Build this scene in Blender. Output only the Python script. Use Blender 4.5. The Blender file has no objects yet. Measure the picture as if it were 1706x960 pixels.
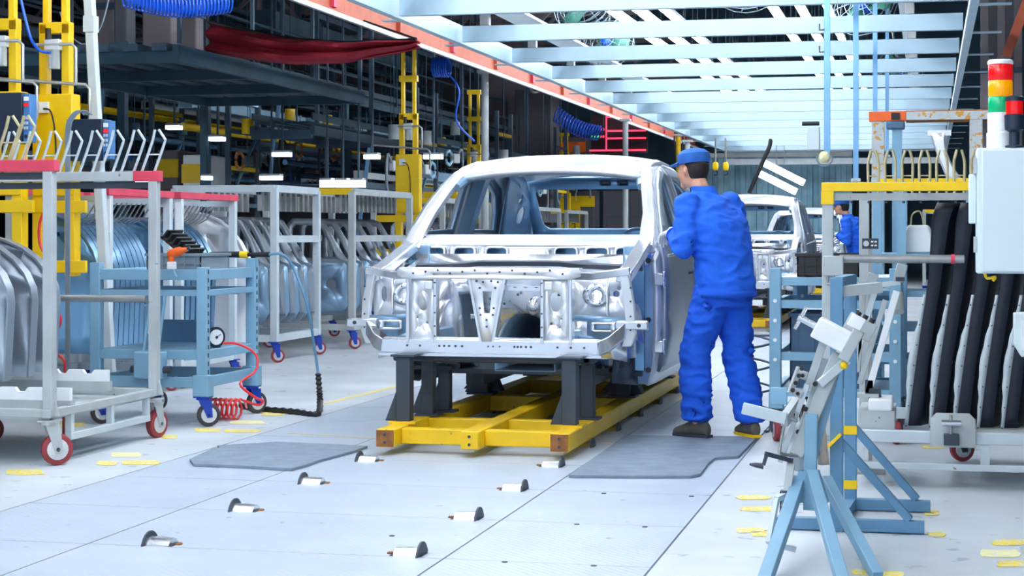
import bpy, bmesh, math, random
from mathutils import Vector, Matrix
random.seed(7)
R = math.radians
SC = bpy.context.scene
COL = SC.collection
V = Vector

# ------------------------------------------------------------------ camera
F = 3000.0; U0 = 853.0; V0 = 390.0; CH = 1.27
TH = math.atan(695 / F); CT, ST = math.cos(TH), math.sin(TH)
cd = bpy.data.cameras.new('camera'); cam = bpy.data.objects.new('camera', cd); COL.objects.link(cam)
cam.location = (0, 0, CH); cam.rotation_euler = (R(90), 0, TH)
cd.sensor_width = 36; cd.sensor_fit = 'HORIZONTAL'; cd.lens = 36 * F / 1706
cd.shift_y = -90 / 1706; cd.clip_end = 300; cd.clip_start = .05
SC.camera = cam
# ------------------------------------------------------------------ world, light, exposure
w = bpy.data.worlds.new('world'); SC.world = w; w.use_nodes = True
w.node_tree.nodes['Background'].inputs[0].default_value = (.66, .80, 1, 1)
w.node_tree.nodes['Background'].inputs[1].default_value = .75
SC.view_settings.view_transform = 'Standard'; SC.view_settings.look = 'None'
SC.view_settings.gamma = 1; SC.view_settings.exposure = .5
LAMP = 17.0            # emission of the fluorescent tubes

def at(u, v, Y):
    a = (u - U0) / F
    d = (-ST + a * CT, CT + a * ST, (V0 - v) / F); t = Y / d[1]
    return V((d[0] * t, Y, CH + d[2] * t))
def gr(u, v, z=0):
    a = (u - U0) / F
    d = (-ST + a * CT, CT + a * ST, (V0 - v) / F); t = (z - CH) / d[2]
    return V((d[0] * t, d[1] * t, z))
def atx(u, v, X):
    a = (u - U0) / F
    d = (-ST + a * CT, CT + a * ST, (V0 - v) / F); t = X / d[0]
    return V((X, d[1] * t, CH + d[2] * t))

# ------------------------------------------------------------------ materials
def lin(c):
    c = c / 255
    return c / 12.92 if c <= .04045 else ((c + .055) / 1.055) ** 2.4
MATS = {}
def mat(name, rgb, rough=.5, metal=0, var=.12, scale=6, bump=0, wear=None, wamt=.62, emit=0, bscale=None, trans=0, coat=0):
    m = bpy.data.materials.new(name); m.use_nodes = True; MATS[name] = m
    nt = m.node_tree; N = nt.nodes; L = nt.links; b = N['Principled BSDF']
    c = [lin(x) for x in rgb]
    tc = N.new('ShaderNodeTexCoord'); no = N.new('ShaderNodeTexNoise')
    no.inputs['Scale'].default_value = scale; no.inputs['Detail'].default_value = 6
    L.new(tc.outputs['Object'], no.inputs['Vector'])
    rp = N.new('ShaderNodeValToRGB'); L.new(no.outputs[0], rp.inputs[0])
    rp.color_ramp.elements[0].position = .3; rp.color_ramp.elements[1].position = .7
    rp.color_ramp.elements[0].color = [x * (1 - var) for x in c] + [1]
    rp.color_ramp.elements[1].color = [min(1, x * (1 + var)) for x in c] + [1]
    out = rp.outputs[0]
    if wear:
        n2 = N.new('ShaderNodeTexNoise'); n2.inputs['Scale'].default_value = scale * 5; n2.inputs['Detail'].default_value = 8
        L.new(tc.outputs['Object'], n2.inputs['Vector'])
        r2 = N.new('ShaderNodeValToRGB'); r2.color_ramp.elements[0].position = wamt; r2.color_ramp.elements[1].position = wamt + .04
        L.new(n2.outputs[0], r2.inputs[0])
        mx = N.new('ShaderNodeMix'); mx.data_type = 'RGBA'
        L.new(r2.outputs[0], mx.inputs[0]); L.new(out, mx.inputs[6]); mx.inputs[7].default_value = [lin(x) for x in wear] + [1]
        out = mx.outputs[2]
    L.new(out, b.inputs['Base Color'])
    b.inputs['Roughness'].default_value = rough; b.inputs['Metallic'].default_value = metal
    if trans: b.inputs['Transmission Weight'].default_value = trans
    if coat: b.inputs['Coat Weight'].default_value = coat
    if emit:
        L.new(out, b.inputs['Emission Color']); b.inputs['Emission Strength'].default_value = emit
    if bump:
        nb = N.new('ShaderNodeTexNoise'); nb.inputs['Scale'].default_value = bscale or scale * 4; nb.inputs['Detail'].default_value = 4
        L.new(tc.outputs['Object'], nb.inputs['Vector'])
        bp = N.new('ShaderNodeBump'); bp.inputs['Strength'].default_value = bump; bp.inputs['Distance'].default_value = .02
        L.new(nb.outputs[0], bp.inputs['Height']); L.new(bp.outputs[0], b.inputs['Normal'])
    return m
mat('concrete', (196, 204, 210), .45, 0, .16, 1.2, .1, wear=(160, 172, 180), wamt=.64)
mp = mat('plate', (184, 197, 212), .42, .05, .06, 2.2, wear=(140, 156, 176), wamt=.69)
# fine diagonal tread on the steel plates
N = mp.node_tree.nodes; L = mp.node_tree.links
wv = N.new('ShaderNodeTexWave'); wv.bands_direction = 'DIAGONAL'; wv.inputs['Scale'].default_value = 14; wv.inputs['Distortion'].default_value = 1.5
ge = N.new('ShaderNodeNewGeometry'); L.new(ge.outputs['Position'], wv.inputs['Vector'])
bp = N.new('ShaderNodeBump'); bp.inputs['Strength'].default_value = .25; bp.inputs['Distance'].default_value = .004
L.new(wv.outputs[1], bp.inputs['Height']); L.new(bp.outputs[0], N['Principled BSDF'].inputs['Normal'])
for n in N:
    if n.type == 'TEX_NOISE': L.new(ge.outputs['Position'], n.inputs['Vector'])
mat('rubber_mat', (128, 144, 160), .75, 0, .12, 9, .3)
mat('slot', (40, 46, 54), .7)
mat('yellow_paint', (238, 214, 70), .55, 0, .12, 9, wear=(220, 222, 214), wamt=.53)
mat('pale_paint', (240, 236, 170), .55, 0, .1, 9, wear=(225, 226, 220), wamt=.55)
mat('yellow', (246, 202, 6), .42, 0, .07, 5, wear=(120, 96, 30), wamt=.74)
mat('skid_yellow', (244, 198, 12), .42, 0, .08, 5, wear=(110, 84, 40), wamt=.70)
mat('rust', (150, 96, 50), .7, 0, .3, 14)
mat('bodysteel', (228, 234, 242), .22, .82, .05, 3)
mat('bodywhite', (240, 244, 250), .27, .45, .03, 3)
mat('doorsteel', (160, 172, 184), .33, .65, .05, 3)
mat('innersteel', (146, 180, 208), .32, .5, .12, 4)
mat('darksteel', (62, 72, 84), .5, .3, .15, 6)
mat('post_dark', (58, 68, 80), .55, .1, .15, 6)
mat('black', (24, 27, 32), .5, 0, .15, 8)
mat('black_panel', (14, 24, 42), .34, .1, .15, 3)
mat('rackgrey', (178, 186, 188), .5, .1, .1, 5, wear=(96, 84, 78), wamt=.70)
mat('racklight', (196, 208, 214), .48, .1, .08, 5, wear=(120, 116, 112), wamt=.72)
mat('tube_steel', (160, 164, 164), .4, .6, .15, 8, wear=(110, 90, 80), wamt=.7)
mat('pink', (214, 66, 92), .55, 0, .12, 7, wear=(200, 190, 190), wamt=.74)
mat('benchblue', (128, 172, 198), .48, .05, .08, 5, wear=(92, 106, 118), wamt=.72)
mat('standblue', (96, 142, 176), .48, .05, .1, 5, wear=(70, 90, 108), wamt=.72)
mat('panelblue', (120, 168, 206), .26, .6, .1, 3)
mat('caster_blue', (18, 62, 170), .4, 0, .1, 6)
mat('red_tyre', (150, 56, 62), .6, 0, .2, 9)
mat('dark_tyre', (64, 58, 62), .6, 0, .2, 9)
mat('wheel_white', (206, 212, 216), .4, .1, .08, 8)
mat('red_hose', (220, 44, 52), .35, 0, .08, 8)
mat('blue_hose', (18, 92, 216), .35, 0, .1, 8)
mat('grey_hose', (120, 134, 146), .4, 0, .1, 8)
mat('crate', (120, 136, 146), .55, 0, .1, 6)
mat('crate_blue', (70, 104, 132), .55, 0, .1, 6)
mat('orange', (244, 104, 28), .4, 0, .08, 8)
mat('white', (238, 242, 244), .45, 0, .05, 6)
mat('navy', (22, 40, 62), .45, 0, .1, 6)
mat('panel_face', (62, 118, 176), .4, 0, .1, 9)
mat('cabinet', (212, 226, 230), .42, 0, .02, 3)
mat('canopy', (178, 204, 218), .42, .1, .05, 3)
mat('orange_beam', (176, 84, 52), .6, 0, .18, 5, wear=(110, 60, 50), wamt=.66)
mat('frame_rust', (190, 198, 200), .6, 0, .12, 5, wear=(206, 150, 60), wamt=.56)
mat('fork', (188, 180, 140), .5, .2, .2, 14)
mat('cloth_blue', (24, 100, 226), .85, 0, .1, 5, .5, bscale=9)
mat('cloth_pants', (20, 92, 218), .85, 0, .1, 5, .6, bscale=8)
mat('cap_blue', (40, 104, 190), .8, 0, .1, 8)
mat('skin', (216, 160, 130), .55, 0, .06, 8)
mat('hair', (36, 30, 28), .7)
mat('glove', (226, 226, 224), .85, 0, .06, 20)
mat('shoe', (88, 84, 78), .7, 0, .15, 14)
mat('red_lens', (226, 22, 26), .2, 0, .05, 4, emit=.25)
mat('amber_lens', (250, 160, 4), .2, 0, .05, 4, emit=.25)
mat('green_lens', (8, 168, 110), .2, 0, .05, 4, emit=.2)
mat('drape', (150, 24, 44), .8, 0, .2, 1.2)
mat('dark_beam', (62, 86, 104), .6, .1, .35, 1.2)
mat('dark_green', (48, 82, 100), .6, .1, .35, 1)
mat('dark_panel', (86, 86, 94), .7, 0, .2, .6)
mat('pale_column', (128, 120, 124), .7, 0, .12, .7)
mat('hall', (38, 46, 56), .8, 0, .3, .3)
mat('hall_back', (110, 150, 172), .8, 0, .2, .4)
mat('strip', (150, 196, 214), .3, 0, .3, 2, trans=.1)
mat('led_board', (58, 30, 38), .5, 0, .1, 3)
mat('led_red', (255, 60, 92), .5, 0, 0, 3, emit=1.4)
mat('led_green', (90, 255, 120), .5, 0, 0, 3, emit=1.2)
mat('lamp_on', (242, 247, 255), .5, 0, 0, 3, emit=LAMP)
mat('far_lamp', (236, 246, 255), .5, 0, 0, 3, emit=4)
mat('fan_green', (60, 130, 110), .5, 0, .1, 4)
mat('wire', (120, 140, 150), .4, .5, .1, 8)
mat('rag', (214, 200, 186), .9, 0, .1, 9, .4)
mat('chrome', (214, 220, 226), .2, .85, .05, 6)
mat('glass', (210, 222, 226), .1, 0, .03, 6, trans=.6)

# ------------------------------------------------------------------ builders
OFF = {}
class MB:
    def __init__(s): s.v = []; s.f = []
    def add(s, vs, fs):
        o = len(s.v); s.v += [tuple(x) for x in vs]; s.f += [tuple(i + o for i in f) for f in fs]; return s
    def box(s, c, d, rz=0, M=None):
        x, y, z = d[0] / 2, d[1] / 2, d[2] / 2
        M = M or Matrix.Rotation(rz, 3, 'Z')
        vs = [V(c) + M @ V((a * x, b * y, e * z)) for a in (-1, 1) for b in (-1, 1) for e in (-1, 1)]
        return s.add(vs, [(0, 1, 3, 2), (4, 6, 7, 5), (0, 4, 5, 1), (2, 3, 7, 6), (0, 2, 6, 4), (1, 5, 7, 3)])
    def b2(s, a, b):
        return s.box([(a[i] + b[i]) / 2 for i in range(3)], [abs(a[i] - b[i]) for i in range(3)])
    def bar(s, p, q, w, h=None, up=(0, 0, 1)):
        p, q = V(p), V(q); d = (q - p); L_ = d.length; d.normalize(); up = V(up)
        if abs(d.dot(up)) > .95: up = V((0, 1, 0))
        x = d.cross(up).normalized(); z = x.cross(d)
        M = Matrix((x, d, z)).transposed()
        return s.box((p + q) / 2, (w, L_, h or w), M=M)
    def cyl(s, p, q, r, r2=None, n=14, caps=True):
        p, q = V(p), V(q); r2 = r if r2 is None else r2; d = (q - p).normalized()
        a = d.orthogonal().normalized(); b = d.cross(a); vs = []
        for c, rr in ((p, r), (q, r2)):
            for i in range(n):
                t = 2 * math.pi * i / n; vs.append(c + (a * math.cos(t) + b * math.sin(t)) * rr)
        fs = [(i, (i + 1) % n, n + (i + 1) % n, n + i) for i in range(n)]
        if caps: fs += [tuple(range(n))[::-1], tuple(range(n, 2 * n))]
        return s.add(vs, fs)
    def lathe(s, p, d, prof, n=18):
        p = V(p); d = V(d).normalized(); a = d.orthogonal().normalized(); b = d.cross(a); vs = []
        for t, r in prof:
            for i in range(n):
                g = 2 * math.pi * i / n; vs.append(p + d * t + (a * math.cos(g) + b * math.sin(g)) * r)
        fs = [(k * n + i, k * n + (i + 1) % n, (k + 1) * n + (i + 1) % n, (k + 1) * n + i) for k in range(len(prof) - 1) for i in range(n)]
        fs += [tuple(range(n))[::-1], tuple(range((len(prof) - 1) * n, len(prof) * n))]
        return s.add(vs, fs)
    def tube(s, pts, r, n=7):
        pts = [V(p) for p in pts]; vs = []; pa = None
        for i, p in enumerate(pts):
            d = (pts[min(i + 1, len(pts) - 1)] - pts[max(i - 1, 0)]).normalized()
            a = d.orthogonal().normalized() if pa is None else (pa - d * pa.dot(d)).normalized()
            pa = a; b = d.cross(a); rr = r[i] if isinstance(r, (list, tuple)) else r
            for k in range(n):
                t = 2 * math.pi * k / n; vs.append(p + (a * math.cos(t) + b * math.sin(t)) * rr)
        m = len(pts)
        fs = [(i * n + k, i * n + (k + 1) % n, (i + 1) * n + (k + 1) % n, (i + 1) * n + k) for i in range(m - 1) for k in range(n)]
        fs += [tuple(range(n))[::-1], tuple(range((m - 1) * n, m * n))]
        return s.add(vs, fs)
    def ball(s, c, r, nu=12, nv=8):
        c = V(c); r = (r, r, r) if isinstance(r, (int, float)) else r; vs = []; fs = []
        for j in range(nv + 1):
            ph = math.pi * j / nv
            for i in range(nu):
                t = 2 * math.pi * i / nu
                vs.append(c + V((r[0] * math.sin(ph) * math.cos(t), r[1] * math.sin(ph) * math.sin(t), r[2] * math.cos(ph))))
        for j in range(nv):
            for i in range(nu): fs.append((j * nu + i, (j + 1) * nu + i, (j + 1) * nu + (i + 1) % nu, j * nu + (i + 1) % nu))
        return s.add(vs, fs)
    def caps(s, p, q, r, r2=None):
        r2 = r if r2 is None else r2
        s.cyl(p, q, r, r2, 14); s.ball(p, r, 14, 10); s.ball(q, r2, 14, 10); return s
    def loft(s, rings, cap=True):
        n = len(rings[0]); vs = [p for r in rings for p in r]
        fs = [(k * n + i, k * n + (i + 1) % n, (k + 1) * n + (i + 1) % n, (k + 1) * n + i) for k in range(len(rings) - 1) for i in range(n)]
        if cap: fs += [tuple(range(n))[::-1], tuple(range((len(rings) - 1) * n, len(rings) * n))]
        return s.add(vs, fs)
    def grid(s, rows):
        n = len(rows[0]); vs = [p for r in rows for p in r]
        return s.add(vs, [(k * n + i, k * n + i + 1, (k + 1) * n + i + 1, (k + 1) * n + i) for k in range(len(rows) - 1) for i in range(n - 1)])
    def prism(s, poly, ext):
        n = len(poly); e = V(ext); vs = [V(p) for p in poly] + [V(p) + e for p in poly]
        return s.add(vs, [tuple(range(n))[::-1], tuple(range(n, 2 * n))] + [(i, (i + 1) % n, n + (i + 1) % n, n + i) for i in range(n)])
    def plate(s, outline, holes, fn, cu=(), cv=()):
        bm = bmesh.new()
        for lp in [outline] + list(holes):
            vs = [bm.verts.new((p[0], p[1], 0)) for p in lp]
            for i in range(len(vs)): bm.edges.new((vs[i], vs[(i + 1) % len(vs)]))
        bmesh.ops.triangle_fill(bm, use_beauty=True, use_dissolve=False, edges=bm.edges[:], normal=(0, 0, 1))
        for k, cs in ((0, cu), (1, cv)):
            for c in cs:
                co = [0, 0, 0]; no = [0, 0, 0]; co[k] = c; no[k] = 1
                bmesh.ops.bisect_plane(bm, geom=bm.verts[:] + bm.edges[:] + bm.faces[:], plane_co=co, plane_no=no)
        bm.verts.index_update()
        vs = [fn(v.co.x, v.co.y) for v in bm.verts]; fs = [[v.index for v in f.verts] for f in bm.faces]
        bm.free(); return s.add(vs, fs)
    def build(s, name, m, parent=None, smooth=True, solid=0, bevel=0, sub=0, off=0):
        o0 = OFF.get(parent.name, V((0, 0, 0))) if parent else V((0, 0, 0))
        me = bpy.data.meshes.new(name); me.from_pydata([V(p) - o0 for p in s.v], [], s.f)
        bm = bmesh.new(); bm.from_mesh(me); bmesh.ops.recalc_face_normals(bm, faces=bm.faces[:]); bm.to_mesh(me); bm.free()
        if smooth:
            me.shade_smooth(); me.set_sharp_from_angle(angle=R(38))
        me.materials.append(MATS[m])
        o = bpy.data.objects.new(name, me); COL.objects.link(o)
        if parent: o.parent = parent; OFF[o.name] = o0
        if solid:
            q = o.modifiers.new('solid', 'SOLIDIFY'); q.thickness = solid; q.offset = off
        if bevel:
            q = o.modifiers.new('bevel', 'BEVEL'); q.width = bevel; q.segments = 2; q.limit_method = 'ANGLE'
        if sub:
            q = o.modifiers.new('sub', 'SUBSURF'); q.levels = sub; q.render_levels = sub
        return o
def tag(o, label, cat, group=None, kind=None):
    if label: o['label'] = label
    if cat: o['category'] = cat
    if group: o['group'] = group
    if kind: o['kind'] = kind
    return o
def T(name, label, cat, loc=(0, 0, 0), group=None):
    o = bpy.data.objects.new(name, None); COL.objects.link(o); o.location = loc; o.empty_display_size = .1
    OFF[o.name] = V(loc); return tag(o, label, cat, group)
def struct(o): o['kind'] = 'structure'; return o
def copy_tree(o, parent=None):
    c = o.copy(); COL.objects.link(c)
    if parent: c.parent = parent
    for ch in [x for x in o.children]: copy_tree(ch, c)
    return c
def dup(o, loc, label=None, rz=None, group=None):
    c = copy_tree(o); c.location = loc
    if rz is not None: c.rotation_euler.z = rz
    if label: c['label'] = label
    if group: c['group'] = group
    return c
def circ(cx, cy, rx, ry=None, n=14):
    ry = ry or rx
    return [(cx + rx * math.cos(2 * math.pi * i / n), cy + ry * math.sin(2 * math.pi * i / n)) for i in range(n)]
def rrect(x0, y0, x1, y1, r=.02, n=4):
    o = []
    for cx, cy, a in ((x1 - r, y0 + r, -90), (x1 - r, y1 - r, 0), (x0 + r, y1 - r, 90), (x0 + r, y0 + r, 180)):
        for i in range(n + 1):
            t = R(a + 90 * i / n); o.append((cx + r * math.cos(t), cy + r * math.sin(t)))
    return o
def lerp(pts, t):
    for (a, x), (b, y) in zip(pts, pts[1:]):
        if t <= b: return x + (y - x) * max(0, (t - a)) / (b - a)
    return pts[-1][1]
def spl(pts, n=6):
    pts = [V(p) for p in pts]; o = []
    for i in range(len(pts) - 1):
        p0, p1, p2, p3 = pts[max(i - 1, 0)], pts[i], pts[i + 1], pts[min(i + 2, len(pts) - 1)]
        for k in range(n):
            t = k / n
            o.append(.5 * ((2 * p1) + (p2 - p0) * t + (2 * p0 - 5 * p1 + 4 * p2 - p3) * t * t + (3 * p1 - p0 - 3 * p2 + p3) * t ** 3))
    return o + [pts[-1]]
def bake(o):
    dg = bpy.context.evaluated_depsgraph_get(); me = bpy.data.meshes.new_from_object(o.evaluated_get(dg))
    o.modifiers.clear(); o.data = me; me.shade_smooth(); return o

exec_sections = True
# ================================================================== SETTING
fl = struct(MB().box((-6, 24, -.07), (60, 76, .1)).build('floor', 'concrete'))
struct(MB().box((-6, 62, 5), (60, .3, 10.2)).build('wall_back', 'hall_back'))
struct(MB().box((-30, 24, 5), (.3, 76, 10.2)).build('wall_left', 'hall'))
struct(MB().box((16, 24, 5), (.3, 76, 10.2)).build('wall_right', 'hall'))
struct(MB().box((-6, 24, 10), (60, 76, .3)).build('ceiling', 'hall'))
# concrete side slabs bring the floor up to the plates
for x0, x1, in ((-29.8, -4.145), (-1.025, 15.8)):
    MB().b2((x0, -13.5, -.03), (x1, 61.5, 0)).build('concrete_slab', 'concrete', fl)
# steel floor plates
XS = [-4.14, -3.36, -1.85, -1.03]
shared = {}
for k in range(-3, 27):
    for c in range(3):
        g = .004
        if c not in shared:
            shared[c] = MB().b2((XS[c] + g, g, -.03), (XS[c + 1] - g, .97 - g, 0)).build('floor_plate', 'plate', fl, smooth=False)
            o = shared[c]
        else:
            o = shared[c].copy(); COL.objects.link(o)
        o.location = (0, 6.8 + .97 * k, 0)
o = MB().b2((XS[0], 33, -.03), (XS[3], 61, 0)).build('floor_plate', 'plate', fl)
for k, (x, y) in enumerate([(-1.5, 7.77), (-1.2, 7.77), (-1.55, 8.72), (-1.12, 8.72), (-1.25, 6.82), (-1.6, 6.82), (-2.2, 7.3)]):
    MB().cyl((x, y - .04, -.01), (x, y - .04, .003), .012, n=10).build('bolt_head', 'darksteel', fl)
# flanged conveyor rollers half sunk in the floor
def roller(sx):
    t = T('conveyor_roller', '', 'roller')
    MB().box((-sx * .05, 0, .0005), (.13, .10, .003)).build('slot', 'slot', t)
    MB().cyl((-sx * .10, 0, -.035), (0, 0, -.035), .062, .066, n=20).build('drum', 'chrome', t)
    MB().cyl((0, 0, -.035), (sx * .008, 0, -.035), .088, n=24).build('flange', 'darksteel', t)
    MB().box((-sx * .125, 0, .003), (.02, .025, .008)).build('axle_clip', 'rust', t)
    return t
ORD = ['first', 'second', 'third', 'fourth', 'fifth', 'sixth', 'seventh', 'eighth', 'ninth', 'tenth', 'eleventh', 'twelfth']
NAMES = ['nearest', 'second', 'third', 'fourth']
for sx, X, side in ((1, -1.96, 'right'), (-1, -3.11, 'left')):
    r0 = roller(sx)
    for k in range(9):
        r = r0 if k == 0 else copy_tree(r0)
        r.location = (X, 6.86 + .93 * k, 0)
        r['label'] = ('flanged steel floor roller, %s of the row on the %s of the plates' % (NAMES[k], side)) if k < 4 else 'flanged steel floor roller under the yellow skid'
        r['group'] = 'conveyor rollers in the floor' if k < 4 else 'conveyor rollers under the skid'
# rubber mats
def matobj(px, label):
    pts = [gr(u, v, .002) for u, v in px]
    tag(MB().prism(pts, (0, 0, .014)).build('rubber_mat', 'rubber_mat', smooth=False), label, 'mat')
matobj([(316, 769), (322, 777), (400, 780), (486, 785), (515, 777), (530, 771), (560, 763), (590, 755), (612, 747), (560, 744), (460, 740), (362, 746), (366, 750), (356, 750)], 'grey rubber mat with ragged edge left of the yellow skid')
matobj([(948, 796), (1040, 797), (1150, 797), (1166, 794), (1172, 787), (1180, 775), (1192, 766), (1230, 764), (1262, 731), (1042, 729), (1010, 752)], 'grey rubber mat with torn corner where the worker stands')
# worn paint marks
def paint(u, v, w, h, m='yellow_paint', label='worn yellow paint mark on the concrete', seed=0, grp='worn yellow floor marks'):
    rnd = random.Random(u * 7 + v); n = 12; pts = []
    for i in range(n):
        a = 2 * math.pi * i / n; k = rnd.uniform(.8, 1.1)
        cx, cy = math.cos(a), math.sin(a)
        cx = math.copysign(abs(cx) ** .5, cx); cy = math.copysign(abs(cy) ** .5, cy)
        pts.append(gr(u + cx * w / 2 * k, v + cy * h / 2 * k, .0012))
    tag(MB().prism(pts, (0, 0, .0015)).build('floor_marking', m, smooth=False), label, 'floor marking', grp)
for u, v, w, h in [(40, 787, 70, 10), (232, 771, 70, 8), (178, 772, 40, 8), (282, 728, 30, 7), (345, 717, 50, 6), (405, 718, 60, 6), (120, 708, 46, 8), (455, 690, 40, 7), (1250, 884, 50, 9), (1270, 890, 40, 9),
                   (1552, 855, 26, 9), (1560, 891, 30, 9), (1480, 957, 60, 10), (1680, 905, 60, 11), (1690, 940, 60, 11), (1556, 745, 40, 7), (1255, 829, 60, 8), (1262, 848, 60, 8), (1440, 954, 40, 10)]:
    paint(u, v, w, h)
paint(210, 758, 58, 8, 'pale_paint', 'pale yellow oval painted beside the grey trolley', grp='pale ovals on the floor')
paint(413, 704, 60, 6, 'pale_paint', 'pale oval painted in front of the blue trolley', grp='pale ovals on the floor')
paint(1664, 923, 74, 14, 'pale_paint', 'cream oval painted at the right edge of the floor', grp='pale ovals on the floor')
def line(p, q, wd, label):
    a, b = gr(*p, .0012), gr(*q, .0012)
    tag(MB().bar(a, b, wd, .0015).build('floor_line', 'yellow_paint'), label, 'floor line')
line((540, 673), (672, 641), .05, 'faint yellow line on the floor left of the skid')
line((480, 722), (634, 731), .012, 'thin yellow line across the plates to the skid')
line((1000, 738), (1240, 741), .012, 'thin yellow line across the plates under the worker')

# ---------------------------------------------------------------- lighting canopy over the line
can = T('lighting_canopy', 'white steel canopy frame with cross beams above the line', 'canopy', (-2.3, 16.6, 3.4))
for k in range(13):
    y = 16.75 + 2.42 * k
    m = MB(); m.box((-2.33, y, 3.47), (5.34, .012, .17)); m.box((-2.33, y + .04, 3.55), (5.34, .08, .012)); m.box((-2.33, y + .04, 3.39), (5.34, .08, .012))
    m.build('cross_beam', 'canopy', can)
    for x in (-4.75, -.2):
        MB().box((x, y + .04, 3.64), (.1, .1, .16)).build('clamp', 'tube_steel', can)
for x, zz in ((-5.04, 3.47), (.4, 3.47)):
    m = MB(); m.b2((x - .02, 13, zz - .1), (x + .02, 46.5, zz + .1)); m.b2((x - .04, 13, zz - .11), (x + .04, 46.5, zz - .095)); m.build('side_rail', 'canopy', can)
for k in range(14):
    y = 15 + 2.42 * k
    MB().box((-5.2, y, 3.42), (.34, .1, .015)).build('bracket', 'canopy', can)
    MB().box((.58, y, 3.42), (.34, .1, .015)).build('bracket', 'canopy', can)
for x, wd in ((-4.55, .34), (-.25, .14)):
    MB().b2((x - wd / 2, 13, 3.72), (x + wd / 2, 46, 3.75)).build('upper_channel', 'white', can)
m = MB()
m.b2((-5.1, 46.4, 3.05), (.45, 46.6, 3.2)); m.build('end_beam', 'white', can)
MB().b2((-5.1, 46.0, 3.35), (.45, 46.2, 3.6)).build('end_beam', 'white', can)
# orange runway beam
t = T('runway_beam', 'rust orange overhead runway beam above the left racks', 'beam', (-6.05, 30, 3.7))
m = MB(); x, z = -6.1, 3.72
m.b2((x - .012, 14, z - .12), (x + .012, 48, z + .12)); m.b2((x - .08, 14, z + .11), (x + .08, 48, z + .125)); m.b2((x - .08, 14, z - .125), (x + .08, 48, z - .11)); m.build('web', 'orange_beam', t)
MB().b2((x + .1, 14, z - .2), (x + .14, 48, z - .15)).build('power_rail', 'rackgrey', t)
for k in range(12):
    MB().box((x + .03, 15.5 + 2.42 * k, z + .02), (.06, .12, .2)).build('hanger_plate', 'pink' if k % 2 else 'orange_beam', t)
# fluorescent lamps above the canopy: strips of tubes running along the line
lamp0 = None
for X in (-4.3, -3.93, -3.56, -2.1, -1.73, -1.36):
    for k in range(13):
        y = -6 + 4.1 * k
        if lamp0 is None:
            lamp0 = T('fluorescent_lamp', '', 'lamp')
            MB().box((0, 0, .06), (.12, 3.9, .05)).build('housing', 'white', lamp0)
            MB().cyl((0, -1.93, 0), (0, 1.93, 0), .035, n=8).build('tube', 'lamp_on', lamp0); lp = lamp0
            for yy in (-1.5, 1.5): MB().cyl((0, yy, .08), (0, yy, 5.5), .006, n=5).build('hanger_rod', 'wire', lamp0)
        else: lp = copy_tree(lamp0)
        lp.location = (X, y, 4.35)
        lp['label'] = 'white fluorescent lamp in the %s of six lines of lamps above the canopy' % ORD[[-4.3, -3.93, -3.56, -2.1, -1.73, -1.36].index(X)]
        lp['group'] = 'fluorescent lamps of the canopy, %s' % ('left' if X < -3 else 'right')
for X in (-6.9, 1.6):
    for k in range(6):
        lp = copy_tree(lamp0); lp.location = (X, -6 + 4.1 * k, 4.35)
        lp['label'] = 'fluorescent lamp high above the %s racks' % ('left' if X < 0 else 'right'); lp['group'] = 'lamps above the %s racks' % ('left' if X < 0 else 'right')
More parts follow.
